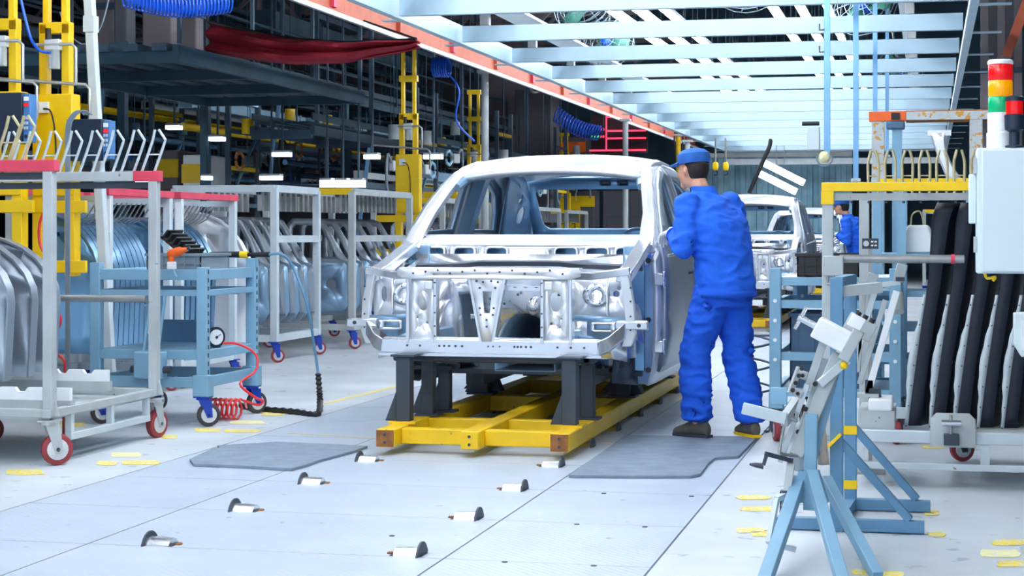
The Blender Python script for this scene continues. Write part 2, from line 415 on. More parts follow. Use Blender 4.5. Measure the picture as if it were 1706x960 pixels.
# ================================================================== CAR BODY SHELL (x right, y back from the front beam, z up)
def make_car():
    c = T('car_shell', 'bare silver car body shell on yellow skid, nearest on the line', 'car body')
    PX = [(.28, .80), (.40, .85), (.62, .885), (.9, .885), (1.1, .875), (1.24, .845), (1.5, .765), (1.68, .705), (1.76, .655), (1.84, .60)]
    def sx(z, y=2): return lerp(PX, z) - max(0, y - 3.2) * .06 - max(0, 1.3 - y) * .08
    top = [(1.12, 1.25), (1.3, 1.37), (1.5, 1.5), (1.72, 1.64), (1.95, 1.735), (2.25, 1.785), (2.6, 1.80), (3.0, 1.785), (3.4, 1.735), (3.75, 1.63), (4.05, 1.47), (4.3, 1.33), (4.5, 1.26)]
    arch = [(3.85 + .38 * math.cos(R(a)), .44 + .38 * math.sin(R(a))) for a in range(200, -21, -20)]
    side = [(1.1, .30), (3.42, .30)] + arch + [(4.55, .5), (4.62, .8), (4.58, 1.2)] + top[::-1] + [(1.06, 1.1), (1.06, .6)]
    fo = [(1.3, .44), (2.27, .44), (2.3, 1.2), (2.27, 1.66), (2.22, 1.70), (2.0, 1.67), (1.78, 1.58), (1.55, 1.44), (1.36, 1.28), (1.26, 1.18), (1.24, .7)]
    ro = [(2.46, .44), (3.2, .44), (3.36, .66), (3.5, .86), (3.62, 1.05), (3.62, 1.28), (3.5, 1.45), (3.3, 1.62), (2.9, 1.70), (2.46, 1.71), (2.43, 1.2)]
    CV = [.4, .5, .62, .75, .9, 1.0, 1.1, 1.17, 1.24, 1.32, 1.4, 1.5, 1.6, 1.68, 1.72, 1.76]
    CU = [1.3, 1.6, 2, 2.36, 2.8, 3.2, 3.6, 4, 4.3]
    for s in (-1, 1):
        MB().plate(side, [fo, ro], lambda y, z: (s * (sx(z, y) - .02), y, z), CU, CV).build('body_side', 'bodywhite', c, solid=.035)
        # inner structure: B pillar, A pillar inner, sill, C pillar inner with holes
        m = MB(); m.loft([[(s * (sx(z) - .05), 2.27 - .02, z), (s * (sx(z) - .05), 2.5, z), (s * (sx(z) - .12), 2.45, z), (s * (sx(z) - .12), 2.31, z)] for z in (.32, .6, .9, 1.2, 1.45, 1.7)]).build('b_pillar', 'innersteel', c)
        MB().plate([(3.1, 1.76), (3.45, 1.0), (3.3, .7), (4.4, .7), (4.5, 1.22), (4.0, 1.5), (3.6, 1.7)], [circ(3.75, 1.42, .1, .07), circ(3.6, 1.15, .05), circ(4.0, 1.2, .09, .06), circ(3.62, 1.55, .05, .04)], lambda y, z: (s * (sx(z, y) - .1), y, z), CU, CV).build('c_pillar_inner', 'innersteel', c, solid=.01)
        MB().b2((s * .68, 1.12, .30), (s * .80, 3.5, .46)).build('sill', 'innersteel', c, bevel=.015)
        # roof side rail inner
        MB().tube([(s * (sx(z) - .07), y, z - .05) for y, z in top[3:10]], .03, 8).build('roof_rail', 'innersteel', c)
        # hinge pillar
        hp = MB().loft([[(s * .64, 1.0, z), (s * (sx(z, 1.1) - .01), 1.08, z), (s * (sx(z, 1.1) - .01), 1.25, z), (s * .64, 1.25, z)] for z in (.31, .5, .8, 1.05, 1.2)]).build('hinge_pillar', 'innersteel', c, bevel=.012)  # blue of this steel stands in for the shade on the pillar
        MB().loft([[(s * .70, 1.03, z), (s * .78, 1.035, z), (s * .78, .985, z), (s * .70, .98, z)] for z in (.4, .8, 1.1)]).build('pillar_rib', 'panelblue', hp)
        for z in (.55, .98):
            m = MB(); m.box((s * .87, 1.06, z), (.06, .09, .075)); m.cyl((s * .9, 1.04, z - .05), (s * .9, 1.04, z + .05), .016, n=10); m.build('hinge', 'chrome', hp, bevel=.006)
        for z in (.40, .72, 1.1): MB().cyl((s * .80, 1.045, z), (s * .80, 1.03, z), .018, n=10).build('grommet', 'darksteel', hp)
        # doors
        def door(out, win, handle):
            d = MB().plate(out, [win], lambda y, z: (s * (sx(z, y) + .012), y, z), CU, CV).build('door', 'doorsteel', c, solid=.05, off=-s if False else 0)
            mid = sum(p[0] for p in out) / len(out)
            hd = MB(); hd.tube(spl([(s * (sx(1.0) + .03), handle - .09, 1.0), (s * (sx(1.0) + .055), handle - .05, 1.005), (s * (sx(1.0) + .055), handle + .05, 1.005), (s * (sx(1.0) + .03), handle + .09, 1.0)], 4), .012, 8); hd.build('handle', 'darksteel', d)
            cr = MB(); ys = [out[0][0] + .02 + i * (out[1][0] - out[0][0] - .04) / 8 for i in range(9)]
            cr.tube([(s * (sx(1.13) + .035), y, 1.13 + .02 * (y - 1.3)) for y in ys], .01, 6); cr.build('crease', 'doorsteel', d)
            MB().plate(win, [[(lerp([(0, sum(p[0] for p in win) / len(win)), (1, p[0])], .88), lerp([(0, sum(q[1] for q in win) / len(win)), (1, p[1])], .88)) for p in win]], lambda y, z: (s * (sx(z, y) - .005), y, z), (), ()).build('window_channel', 'innersteel', d, solid=.02)
        door([(1.17, .40), (2.34, .40), (2.38, 1.2), (2.34, 1.69), (2.2, 1.735), (1.98, 1.70), (1.74, 1.61), (1.5, 1.47), (1.3, 1.31), (1.17, 1.2), (1.14, .7)],
             [(1.5, 1.26), (2.27, 1.28), (2.25, 1.64), (2.18, 1.68), (2.0, 1.65), (1.8, 1.57), (1.62, 1.45)], 2.2)
        door([(2.38, .40), (3.2, .40), (3.4, .66), (3.56, .86), (3.68, 1.05), (3.68, 1.28), (3.54, 1.47), (3.3, 1.66), (2.9, 1.74), (2.38, 1.75), (2.42, 1.2)],
             [(2.49, 1.28), (3.5, 1.28), (3.42, 1.42), (3.24, 1.58), (2.9, 1.66), (2.5, 1.67)], 3.45)
        # A pillar
        m = MB(); rings = []
        for y, z in [(1.02, 1.19), (1.18, 1.28), (1.4, 1.42), (1.62, 1.57), (1.8, 1.67), (1.98, 1.735)]:
            xo = sx(z, y) + .005; wd = lerp([(1.0, .13), (1.3, .085), (1.98, .075)], y)
            rings.append([(s * xo, y + .03, z - .035), (s * (xo - .01), y - .005, z + .01), (s * (xo - wd * .6), y - .035, z + .015), (s * (xo - wd), y - .02, z - .01), (s * (xo - wd + .015), y + .04, z - .05)])
        m.loft(rings); m.build('a_pillar', 'bodywhite', c)
        # apron (inner fender), strut tower, upper rail, lower rail
        MB().plate([(.25, .62), (.4, .55), (1.04, .5), (1.04, 1.12), (.25, 1.0)], [circ(.42, .84, .05, .035), circ(.95, .72, .04)], lambda y, z: (s * (.66 + .04 * y), y, z), (.5, .8)).build('apron', 'bodysteel', c, solid=.012)
        m = MB(); m.lathe((s * .56, .74, .5), (0, 0, 1), [(0, .21), (.3, .2), (.42, .17), (.47, .145), (.48, .08), (.475, .05)], 24); m.build('strut_tower', 'bodysteel', c)
        # wheelhouse: half drum behind the headlamp panel
        rows = []
        for a in range(0, 181, 15):
            r_ = .34; yy = .66 - r_ * math.cos(R(a)); zz = .52 + r_ * math.sin(R(a)) * .98
            rows.append([(s * .40, yy, zz), (s * .5, yy, zz + .01), (s * .68, yy, zz), (s * .78, yy, zz - .02)])
        MB().grid(rows).build('wheelhouse', 'bodysteel', c, solid=.012)
        m = MB(); pr = [(.2, 1.045, .83), (.45, 1.09, .825), (.75, 1.16, .82), (1.02, 1.22, .82), (1.2, 1.26, .81)]
        m.loft([[(s * x, y, z), (s * (x - .09), y, z), (s * (x - .1), y, z - .06), (s * (x - .01), y, z - .075)] for y, z, x in pr]); m.build('upper_rail', 'bodysteel', c, bevel=.008)
        m = MB(); m.loft([[(s * .5, y, z + .07), (s * .38, y, z + .07), (s * .38, y, z - .06), (s * .5, y, z - .06)] for y, z in ((.05, .62), (.6, .62), (1.0, .52), (1.3, .42))]); m.build('front_rail', 'innersteel', c, bevel=.01)
        # headlamp back panel facing forward (round hole plate on one side, oval on the other)
        XO = .80
        hp2 = [(.44, .74), (XO, .74), (XO + .005, 1.0), (.78, 1.03), (.44, 1.0)]
        holes = [circ(.60, .90, .032), circ(.72, .91, .02), circ(.735, .945, .014)] if s > 0 else [circ(.735, .90, .018, .05), circ(.5, .95, .012)]
        pl = MB().plate(hp2, holes, lambda x, z: (s * x, .30 + .16 * max(0, .62 - x), z)).build('headlamp_panel', 'bodywhite', c, solid=.01)
        MB().plate(circ(.60, .90, .085, .07, 20), [circ(.60, .90, .036)], lambda x, z: (s * x, .288, z)).build('lamp_socket', 'bodysteel', pl, solid=.012)
        for a in range(5): MB().cyl((s * (.60 + .062 * math.cos(a * 1.256)), .285, .90 + .05 * math.sin(a * 1.256)), (s * (.60 + .062 * math.cos(a * 1.256)), .279, .90 + .05 * math.sin(a * 1.256)), .005, n=6).build('rivet', 'darksteel', pl)
        # lower recessed panel with square window and bracket
        lo = MB().plate([(.42, .63), (.66, .63), (.80, .73), (.80, .77), (.42, .79)], [rrect(.47, .665, .56, .755, .006)], lambda x, z: (s * x, .2, z)).build('lower_panel', 'innersteel', c, solid=.01)
        m = MB(); m.plate(rrect(.585, .685, .74, .745, .012), [rrect(.605, .698, .70, .732, .008)], lambda x, z: (s * x, .185, z)); m.build('pressed_frame', 'bodysteel', lo, solid=.014)
        m = MB(); m.b2((s * .74, .15, .705), (s * .93, .19, .75)); m.b2((s * .74, .19, .70), (s * .93, .2, .755)); b_ = m.build('side_bracket', 'chrome', c, bevel=.004)
        MB().cyl((s * .88, .152, .728), (s * .88, .145, .728), .012, n=10).build('bracket_hole', 'darksteel', b_)
        # outer corner post
        m = MB(); m.loft([[(s * (x0), .17, z), (s * (x0 + .055), .19, z), (s * (x0 + .055), .24, z), (s * (x0), .23, z)] for x0, z in ((.77, .6), (.80, .68), (.79, .85), (.765, .99), (.75, 1.06))]); op = m.build('corner_post', 'bodywhite', c, bevel=.006)
        for z in (.70, .78, .87, .95): MB().cyl((s * .825, .19, z), (s * .825, .176, z), .006, n=8).build('post_hole', 'darksteel', op)
        # upper headlamp crossbar (outer corner to the tie bar)
        m = MB(); m.loft([[(s * x, y, z), (s * x, y - .03, z - .005), (s * x, y - .025, z - .05), (s * x, y + .02, z - .05)] for x, y, z in ((.82, .2, 1.075), (.72, .19, 1.06), (.6, .12, 1.045), (.5, .03, 1.05))]); m.build('headlamp_bar', 'bodysteel', c, bevel=.005)
        # inner radiator post with oval
        o_ = [(.335, .63), (.49, .63), (.485, .85), (.475, 1.02), (.335, 1.02)]
        po = MB().plate(o_, [circ(.405, .87, .036, .06, 18), circ(.38, .74, .009), circ(.43, .72, .007), circ(.44, .77, .006)], lambda x, z: (s * x, .02, z)).build('radiator_post', 'bodywhite', c, solid=.012)
        for x in (.325, .495):
            MB().b2((s * (x - .008), -.005, .62), (s * (x + .012), .07, 1.02)).build('post_flange', 'bodysteel', po, bevel=.003)
        MB().box((s * .365, .005, .965), (.05, .03, .05)).build('latch_box', 'bodywhite', po, bevel=.006)
        for z in (.66, .72, .8, .9, .98): MB().cyl((s * .327, -.004, z), (s * .327, -.012, z), .005, n=6).build('post_hole', 'darksteel', po)
        # crash can and kinked beam end
        m = MB(); m.loft([[(s * x, y, z - .045), (s * x, y + .06, z - .05), (s * x, y + .07, z + .035), (s * x, y + .01, z + .045)] for x, y, z in ((.66, 0, .597), (.72, .03, .625), (.80, .12, .70))]); m.build('beam_end', 'bodysteel', c, bevel=.006)
        MB().b2((s * .55, .1, .5), (s * .62, .22, .56)).build('tow_bracket', 'darksteel', c, bevel=.01)
        # wheel well behind (dark lower wing)
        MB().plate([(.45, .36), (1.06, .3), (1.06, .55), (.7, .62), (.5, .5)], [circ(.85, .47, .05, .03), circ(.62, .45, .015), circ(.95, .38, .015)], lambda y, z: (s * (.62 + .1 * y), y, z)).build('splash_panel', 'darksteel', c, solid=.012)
    # lower front beam
    m = MB(); m.b2((-.665, 0, .555), (.665, .06, .642)); m.b2((-.665, .05, .62), (.665, .12, .65)); bm_ = m.build('front_beam', 'bodysteel', c, bevel=.008)
    MB().b2((-.68, .0, .54), (.68, .012, .556)).build('beam_flange', 'bodysteel', bm_)
    for x in (-.3, -.27, -.24, -.2, -.16, .0, .03, .07, .16, .18, .2, .23, .26, .42, .5, .58, -.5, -.42):
        MB().cyl((x, -.001, .602), (x, -.004, .602), .007 if abs(x) > .1 else .005, n=8).build('beam_hole', 'darksteel', bm_)
    # tie bar (slam panel) with slots
    tb = MB().plate([(-.5, 1.0), (.5, 1.0), (.56, 1.02), (.56, 1.058), (.45, 1.066), (-.45, 1.066), (-.56, 1.058), (-.56, 1.02)], [rrect(-.1 + .12 * k, 1.022, -.04 + .12 * k, 1.034, .005) for k in (-2, 3)], lambda x, z: (x, .0, z)).build('tie_bar', 'bodywhite', c, solid=.012)
    m = MB(); m.b2((-.55, 0, 1.058), (.55, .10, 1.07)); m.build('tie_bar_top', 'bodywhite', tb)
    for k in range(13): MB().cyl((-.46 + .076 * k, -.006, 1.035 + .01 * (k % 3)), (-.46 + .076 * k, -.011, 1.035 + .01 * (k % 3)), .007, n=7).build('tie_hole', 'darksteel', tb)
    # centre V post
    vp = MB().plate([(-.045, .63), (.03, .63), (.075, .86), (.10, 1.03), (-.115, 1.03), (-.09, .86)], [[(-.025, .80), (.01, .80), (.022, .93), (-.037, .93)]], lambda x, z: (x, .005, z)).build('centre_post', 'bodywhite', c, solid=.014)
    for x0, x1 in ((-.045, -.115), (.03, .10)):
        MB().bar((x0, .02, .63), (x1, .02, 1.0), .014, .06, up=(0, 1, 0)).build('post_flange', 'bodysteel', vp)
    for x, z in ((-.07, .99), (-.03, .985), (.02, .99), (.06, .985), (-.05, .83), (.035, .83), (-.008, .76), (-.045, .79), (.03, .79), (-.008, .72), (-.05, .95), (.045, .95)):
        MB().cyl((x, -.003, z), (x, -.008, z), .007, n=8).build('post_hole', 'darksteel', vp)
    # second tie bar between centre post and radiator post
    m = MB(); m.b2((.1, .06, .93), (.33, .085, .965)); m.b2((.1, .045, .955), (.33, .09, .967)); q = m.build('cross_tie', 'bodysteel', c, bevel=.004)
    for x in (.15, .215, .28): MB().box((x, .058, .958), (.018, .01, .014)).build('clip', 'darksteel', q)
    # firewall with tunnel arch and dome, cowl, windscreen base
    fw = [(-.70, .5), (-.2, .5)] + [(.2 * math.cos(R(a)), .5 + .26 * math.sin(R(a))) for a in range(165, 14, -15)] + [(.2, .5), (.70, .5), (.74, 1.14), (-.74, 1.14)]
    f_ = MB().plate(fw, [circ(-.38, .72, .13, .16, 20), rrect(-.5, .98, -.36, 1.02, .015)], lambda x, z: (x, 1.02 - .12 * max(0, 1 - abs(x) / .7) * (z - .5), z), (-.4, -.2, 0, .2, .4), (.6, .7, .8, .9, 1)).build('firewall', 'bodysteel', c, solid=.012)
    m = MB(); m.ball((.07, .95, .80), (.05, .05, .06), 14, 10); m.build('boss', 'chrome', f_)
    MB().b2((-.33, .86, .72), (-.16, .9, .755)).build('bracket_plate', 'bodysteel', f_, bevel=.006)
    for k in range(9): MB().cyl((-.3 + .09 * k, .93, .88 - .03 * (k % 3)), (-.3 + .09 * k, .92, .88 - .03 * (k % 3)), .009, n=8).build('stud', 'darksteel', f_)
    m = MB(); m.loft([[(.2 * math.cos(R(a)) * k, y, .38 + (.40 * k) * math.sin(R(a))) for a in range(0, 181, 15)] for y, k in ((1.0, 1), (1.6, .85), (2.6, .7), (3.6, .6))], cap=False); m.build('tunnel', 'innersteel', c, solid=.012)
    cw = MB().plate([(-.80, 1.06), (.80, 1.06), (.84, 1.16), (.80, 1.2), (-.80, 1.2), (-.84, 1.16)], [rrect(x - .068, 1.098, x + .068, 1.178, .022) for x in (-.62, -.41, -.19, .27, .47, .66)], lambda x, z: (x, .98 + .07 * (x / .8) ** 2 + .25 * (z - 1.06), z), [-.7, -.5, -.3, -.1, .1, .3, .5, .7]).build('cowl_panel', 'bodysteel', c, solid=.01)
    for x in (-.62, -.41, -.19, .27, .47, .66):
        MB().plate(rrect(x - .08, 1.086, x + .08, 1.19, .03), [rrect(x - .066, 1.099, x + .066, 1.177, .022)], lambda x, z: (x, .968 + .07 * (x / .8) ** 2 + .25 * (z - 1.06), z)).build('cowl_rim', 'bodywhite', cw, solid=.008)
    MB().b2((-.8, 1.17, 1.0), (.8, 1.19, 1.19)).build('plenum_wall', 'panelblue', c)
    rows = [[(x, y + .09 * (x / .8) ** 2, z) for x in [-.84 + .14 * i for i in range(13)]] for y, z in ((1.0, 1.195), (1.03, 1.215), (1.1, 1.222), (1.16, 1.25), (1.2, 1.262), (1.26, 1.255))]
    MB().grid(rows).build('windscreen_base', 'bodywhite', c, solid=.012)
    m = MB(); m.loft([[(x, y, z + .008), (x, y - .03, z - .002), (x, y - .025, z - .03), (x, y + .03, z - .03)] for x, y, z in [(x, .83 + .10 * (x / .78) ** 2 - .02, 1.085 - .02 * (x / .78) ** 2 + (.012 if abs(x) < .3 else 0)) for x in [-.78 + .13 * i for i in range(13)]]]); m.build('strut_brace', 'darksteel', c)
    rows = [[(x, .72 - .1 * k, 1.045 - .012 * k) for x in (-.2, 0, .2, .36)] for k in range(3)]
    # roof and headers
    rows = []
    for y, zc in [(1.80, 1.715), (1.86, 1.755), (1.98, 1.79), (2.2, 1.825), (2.6, 1.845), (3.0, 1.835), (3.4, 1.79), (3.65, 1.735)]:
        r_ = []
        for i in range(17):
            x = -1 + i / 8; hw = lerp([(1.8, .675), (2.2, .665), (3.0, .655), (3.65, .63)], y)
            r_.append((x * hw, y + .04 * x * x * (1 if y < 2.5 else -1), zc - .055 * abs(x) ** 2.6))
        rows.append(r_)
    MB().grid(rows).build('roof', 'bodywhite', c, solid=.014)
    MB().grid([[(x * .65, y + .04 * x * x, z - .05 * abs(x) ** 2.4) for x in [-1 + i / 6 for i in range(13)]] for y, z in ((1.79, 1.712), (1.82, 1.69), (1.9, 1.685), (1.98, 1.72))]).build('front_header', 'bodywhite', c, solid=.014)
    for y in (2.4, 2.9, 3.3): MB().grid([[(x * .62, y + d, z - .05 * abs(x) ** 2.4) for x in [-1 + i / 6 for i in range(13)]] for d, z in ((-.05, 1.79), (-.03, 1.765), (.03, 1.765), (.05, 1.79))]).build('roof_bow', 'innersteel', c, solid=.01)
    # rear window frame, parcel shelf, rear panel, boot
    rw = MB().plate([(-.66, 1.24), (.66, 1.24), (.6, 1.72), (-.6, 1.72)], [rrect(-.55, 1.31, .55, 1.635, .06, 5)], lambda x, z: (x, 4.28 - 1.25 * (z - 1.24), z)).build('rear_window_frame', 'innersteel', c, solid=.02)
    for x in (.0, .14): MB().plate(rrect(x, 1.655, x + .09, 1.69, .01), [rrect(x + .015, 1.665, x + .075, 1.68, .006)], lambda x, z: (x, 4.25 - 1.25 * (z - 1.24), z)).build('header_slot', 'darksteel', rw, solid=.01)
    MB().b2((-.7, 3.5, 1.16), (.7, 4.35, 1.2)).build('parcel_shelf', 'innersteel', c)
    for x in (.32, .55):
        m = MB(); m.tube([(x + .13 * math.cos(R(a)), 3.6, 1.2 + .11 * math.sin(R(a))) for a in range(0, 181, 15)], .015); m.build('seat_arch', 'innersteel', c)
    MB().b2((-.72, 4.56, .5), (.72, 4.6, 1.2)).build('rear_panel', 'bodysteel', c)
    MB().b2((-.7, 4.3, 1.2), (.7, 4.6, 1.24)).build('boot_edge', 'bodywhite', c)
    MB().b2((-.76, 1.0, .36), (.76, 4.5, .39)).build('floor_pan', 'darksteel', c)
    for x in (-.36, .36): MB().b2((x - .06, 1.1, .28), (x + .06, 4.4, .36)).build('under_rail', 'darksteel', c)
    MB().b2((-.45, .45, .47), (.45, .62, .55)).build('subframe', 'darksteel', c, bevel=.01)
    MB().b2((-.6, .1, .50), (.6, .22, .545)).build('lower_crossmember', 'darksteel', c, bevel=.01)
    return c
CX, CY = -2.55, 10.38
car = make_car(); car.location = (CX, CY, 0)

# ------------------------------------------------------------------ skid with posts
def make_skid():
    t = T('conveyor_skid', 'yellow steel skid with dark posts carrying the nearest car body', 'skid')
    for x in (-.5, 0, .52):
        r = MB().b2((x - .055, 0, .045), (x + .055, 5.2, .15)).build('runner', 'skid_yellow', t, bevel=.008)
        MB().b2((x - .05, -.012, .05), (x + .05, 0, .145)).build('end_cap', 'rust' if x else 'skid_yellow', r)
        for dz in (.075, .12): MB().cyl((x, -.012, dz), (x, -.016, dz), .009, n=8).build('bolt', 'darksteel', r)
    for y, h in ((.13, .095), (.72, .09), (2.3, .11), (3.6, .1), (4.9, .1)):
        for x0, x1 in ((-.445, -.055), (.055, .465)):
            MB().b2((x0, y, .148 - h), (x1, y + .09, .143)).build('crossbar', 'skid_yellow', t, bevel=.006)
    def post(x, y, h, w=.085, plate_=True, foot=.0):
        p = MB().b2((x - w / 2, y, .16), (x + w / 2, y + w, h)).build('post', 'post_dark', t, bevel=.006)
        MB().b2((x - w * .95, y - .03, .15), (x + w * .95, y + w + .03, .163)).build('foot_plate', 'skid_yellow' if foot else 'post_dark', p)
        g = .07
        MB().prism([(x - w / 2 - .002, y + .02, .163), (x - w / 2 - g, y + .02, .163), (x - w / 2 - .002, y + .02, min(.34, h - .02))], (0, .02, 0)).build('gusset', 'post_dark', p)
        if plate_: MB().b2((x - w * .8, y - .02, h), (x + w * .8, y + w + .04, h + .012)).build('top_plate', 'darksteel', p)
    for s in (-1, 1):
        ox = s * .5 + .01
        post(ox, .32, .545, .088, True, 1); post(ox + .02, .78, .50, .078); post(ox + .06 * -s, 1.02, .42, .075)
        m = MB(); m.b2((ox - .12, .98, .42), (ox + .12, 1.2, .445)); 
        for k in range(4): m.cyl((ox - .07 + .05 * k, 1.0, .44), (ox - .07 + .05 * k, 1.0, .46), .01, n=8)
        m.build('rest_plate', 'post_dark', t)
        post(ox - .02, 2.3, .262, .1); post(ox - .1, 2.55, .262, .09); post(ox, 4.0, .262, .1)
        MB().prism([(ox - .16, 2.4, .163), (ox + .1, 2.4, .163), (ox + .05, 2.41, .27), (ox - .05, 2.41, .27)], (0, .12, 0)).build('block', 'post_dark', t)
    MB().cyl((.44, .62, .15), (.44, .62, .24), .014, n=10).build('stop_pin', 'skid_yellow', t)
    return t
skid = make_skid(); skid.location = (-2.54, 9.9, 0)

# further bodies on the line
for k, (yy, lab) in enumerate([(24.0, 'white car body shell behind the worker, second on the line'), (37.6, 'white car body shell far down the line, third in the row')]):
    dup(car, (CX, yy, 0), lab); dup(skid, (-2.54, yy - .48, 0), ['yellow skid under the second car body', 'yellow skid under the third, farthest car body'][k])
# ================================================================== casters
def caster(t, x, y, r=.065, body='caster_blue', tyre='red_tyre', ztop=None, yaw=0, wd=.04):
    """swivel caster as a part of thing t; wheel axis turned by yaw"""
    ax = V((math.cos(yaw), math.sin(yaw), 0)); fw = V((-ax.y, ax.x, 0)); cz = r; c0 = V((x, y, 0))
    ztop = ztop or r * 2 + .05
    k = MB(); k.cyl(c0 + V((0, 0, ztop - .02)), c0 + V((0, 0, ztop)), r * .6, n=14)
    for s in (-1, 1):
        o = c0 + ax * s * (wd / 2 + .008)
        k.prism([o + fw * .03 + V((0, 0, ztop - .02)), o - fw * (.05) + V((0, 0, ztop - .02)), o - fw * (r * .75) + V((0, 0, r * .8)), o - fw * (r * .3) + V((0, 0, r * .75))], ax * s * .006)
    k.b2(c0 + V((-.05, -.05, ztop - .006)), c0 + V((.05, .05, ztop + .004)))
    k = k.build('caster', body, t)
    wc = c0 - fw * r * .45 + V((0, 0, r))
    MB().lathe(wc - ax * wd / 2, ax, [(0, r * .8), (wd * .12, r * .97), (wd * .5, r), (wd * .88, r * .97), (wd, r * .8)], 22).build('wheel', tyre, k)
    MB().lathe(wc - ax * (wd / 2 + .003), ax, [(0, r * .62), (.004, r * .68), (wd + .002, r * .68), (wd + .006, r * .62)], 18).build('rim', 'wheel_white', k)
    MB().cyl(wc - ax * (wd / 2 + .014), wc + ax * (wd / 2 + .014), r * .14, n=8).build('axle', 'darksteel', k)
    return k

# ================================================================== GREY FORK TROLLEY in the left foreground
XR = -4.70; XL = -6.4; YA, YB = 9.05, 10.42
t = T('fork_trolley', 'grey steel trolley with a row of prong forks, left foreground', 'trolley', (-5.5, 9.7, 0))
pw = .058
for x in (XR, XL):
    for y in (YA, YB):
        p = MB().b2((x - pw / 2, y - pw / 2, .27), (x + pw / 2, y + pw / 2, 1.62)).build('post', 'rackgrey', t, bevel=.004)
        MB().prism([(x - pw / 2 - .03, y, .27), (x + pw / 2 + .03, y, .27), (x + pw / 2, y, .36), (x - pw / 2, y, .36)], (0, .012, 0)).build('gusset', 'rackgrey', p)
for y, z, cap in ((YA, 1.645, .52), (YB, 1.63, .13)):
    b = MB().b2((XL, y - .03, z - .03), (XR - cap, y + .03, z + .03)).build('top_beam', 'rackgrey', t, bevel=.003)
    MB().b2((XR - cap, y - .032, z - .032), (XR + .045, y + .032, z + .032)).build('red_cap', 'pink', b, bevel=.003)
    MB().b2((XL, y + .0, z - .075), (XR - .02, y + .03, z - .035)).build('under_rail', 'darksteel', b)
def fork(p, s=1.0):
    x, y, z = p; m = MB()
    for dx in (0, .085 * s):
        m.tube(spl([(x + dx, y, z), (x + dx + .05 * s, y, z + .13 * s), (x + dx + .075 * s, y, z + .20 * s)], 3) + [V((x + dx + .06 * s + (.03 * s if dx == 0 else -.03 * s), y, z + .265 * s))], .009, 6)
    m.tube([(x + .035 * s, y, z + .11 * s), (x + .125 * s, y, z + .11 * s)], .005, 5)
    return m
for k in range(9):
    u = 224 - 34.5 * k
    q = at(u + 12, 283, YB); fork((q.x, YB, 1.655)).build('prong_fork', 'racklight', t)
for u in (5, 30): q = at(u, 262, YA); fork((q.x - .05, YA, 1.67), .95).build('prong_fork', 'fork', t)
# rails, tubes
for z, y, x1 in ((.865, YB + .01, XR - .06), (.62, YA + .5, -5.28)):
    MB().cyl((XL, y, z), (x1, y, z), .022, n=12).build('cross_tube', 'tube_steel', t)
MB().cyl((XL, YA + .03, .74), (XR, YA + .03, .74), .02, n=12).build('cross_tube', 'tube_steel', t) if False else None
MB().b2((XL, YB - .03, .8), (XR + .0, YB + .03, .83)).build('tube_bracket', 'rackgrey', t) if False else None
for x in (XR, XL):
    MB().bar((x, YA - .04, .285), (x, YB + .06, .285), .05, .045).build('base_rail', 'rackgrey', t, bevel=.003)
    MB().bar((x, YA + .22, .135), (x, YB - .1, .135), .04, .04).build('lower_rail', 'racklight', t, bevel=.003)
    for y in (YA + .24, YA + .75, YB - .12): MB().b2((x - .018, y - .018, .15), (x + .018, y + .018, .27)).build('strut', 'racklight', t)
for y in (YA, YB): MB().bar((XL, y, .285), (XR, y, .285), .05, .045).build('base_crossbar', 'rackgrey', t, bevel=.003)
MB().b2((XL, YA, .25), (XR, YB, .262)).build('deck', 'racklight', t)
def notched(y, x1, z, label='notched_bar'):
    pts = []; x = XL
    pts = [(XL, y, z), (x1, y, z), (x1, y, z + .07)]
    n = int((x1 - XL) / .17)
    for k in range(n):
        a = x1 - .02 - .17 * k
        pts += [(a - .07, y, z + .07), (a - .09, y, z + .045), (a - .13, y, z + .045), (a - .15, y, z + .07)]
    pts.append((XL, y, z + .07))
    b = MB().prism(pts, (0, .03, 0)).build('notched_bar', 'white', t)
    MB().b2((XL, y - .01, z - .06), (x1 + .01, y + .045, z)).build('bar_base', 'rackgrey', b)
notched(YB - .28, XR - .18, .37); notched(YA + .22, -5.04 + .35, .335)
for x, y, yw in ((XR, YA - .0, 2.25), (XR, YB - .02, 2.9), (XL, YA, 2.2), (XL, YB, 2.4), (-5.6, 9.95, 2.3)):
    caster(t, x, y, .088 if x > -5 else .08, 'rackgrey', 'red_tyre', .245, yw, .05)
# panels stored in the trolley
# red air hose hanging inside
tag(MB().tube(spl([at(72, 300, 10.6), at(80, 335, 10.6), at(66, 372, 10.6), at(68, 412, 10.6), at(90, 447, 10.6), at(70, 495, 10.6), at(66, 509, 10.6), at(98, 522, 10.6), at(97, 548, 10.6), at(70, 575, 10.6), at(104, 597, 10.6), at(108, 620, 10.62), at(106, 660, 10.7), gr(106, 735, .009)], 5), .009, 7).build('air_hose', 'red_hose'), 'red air hose hanging in zigzags behind the fork trolley', 'hose')

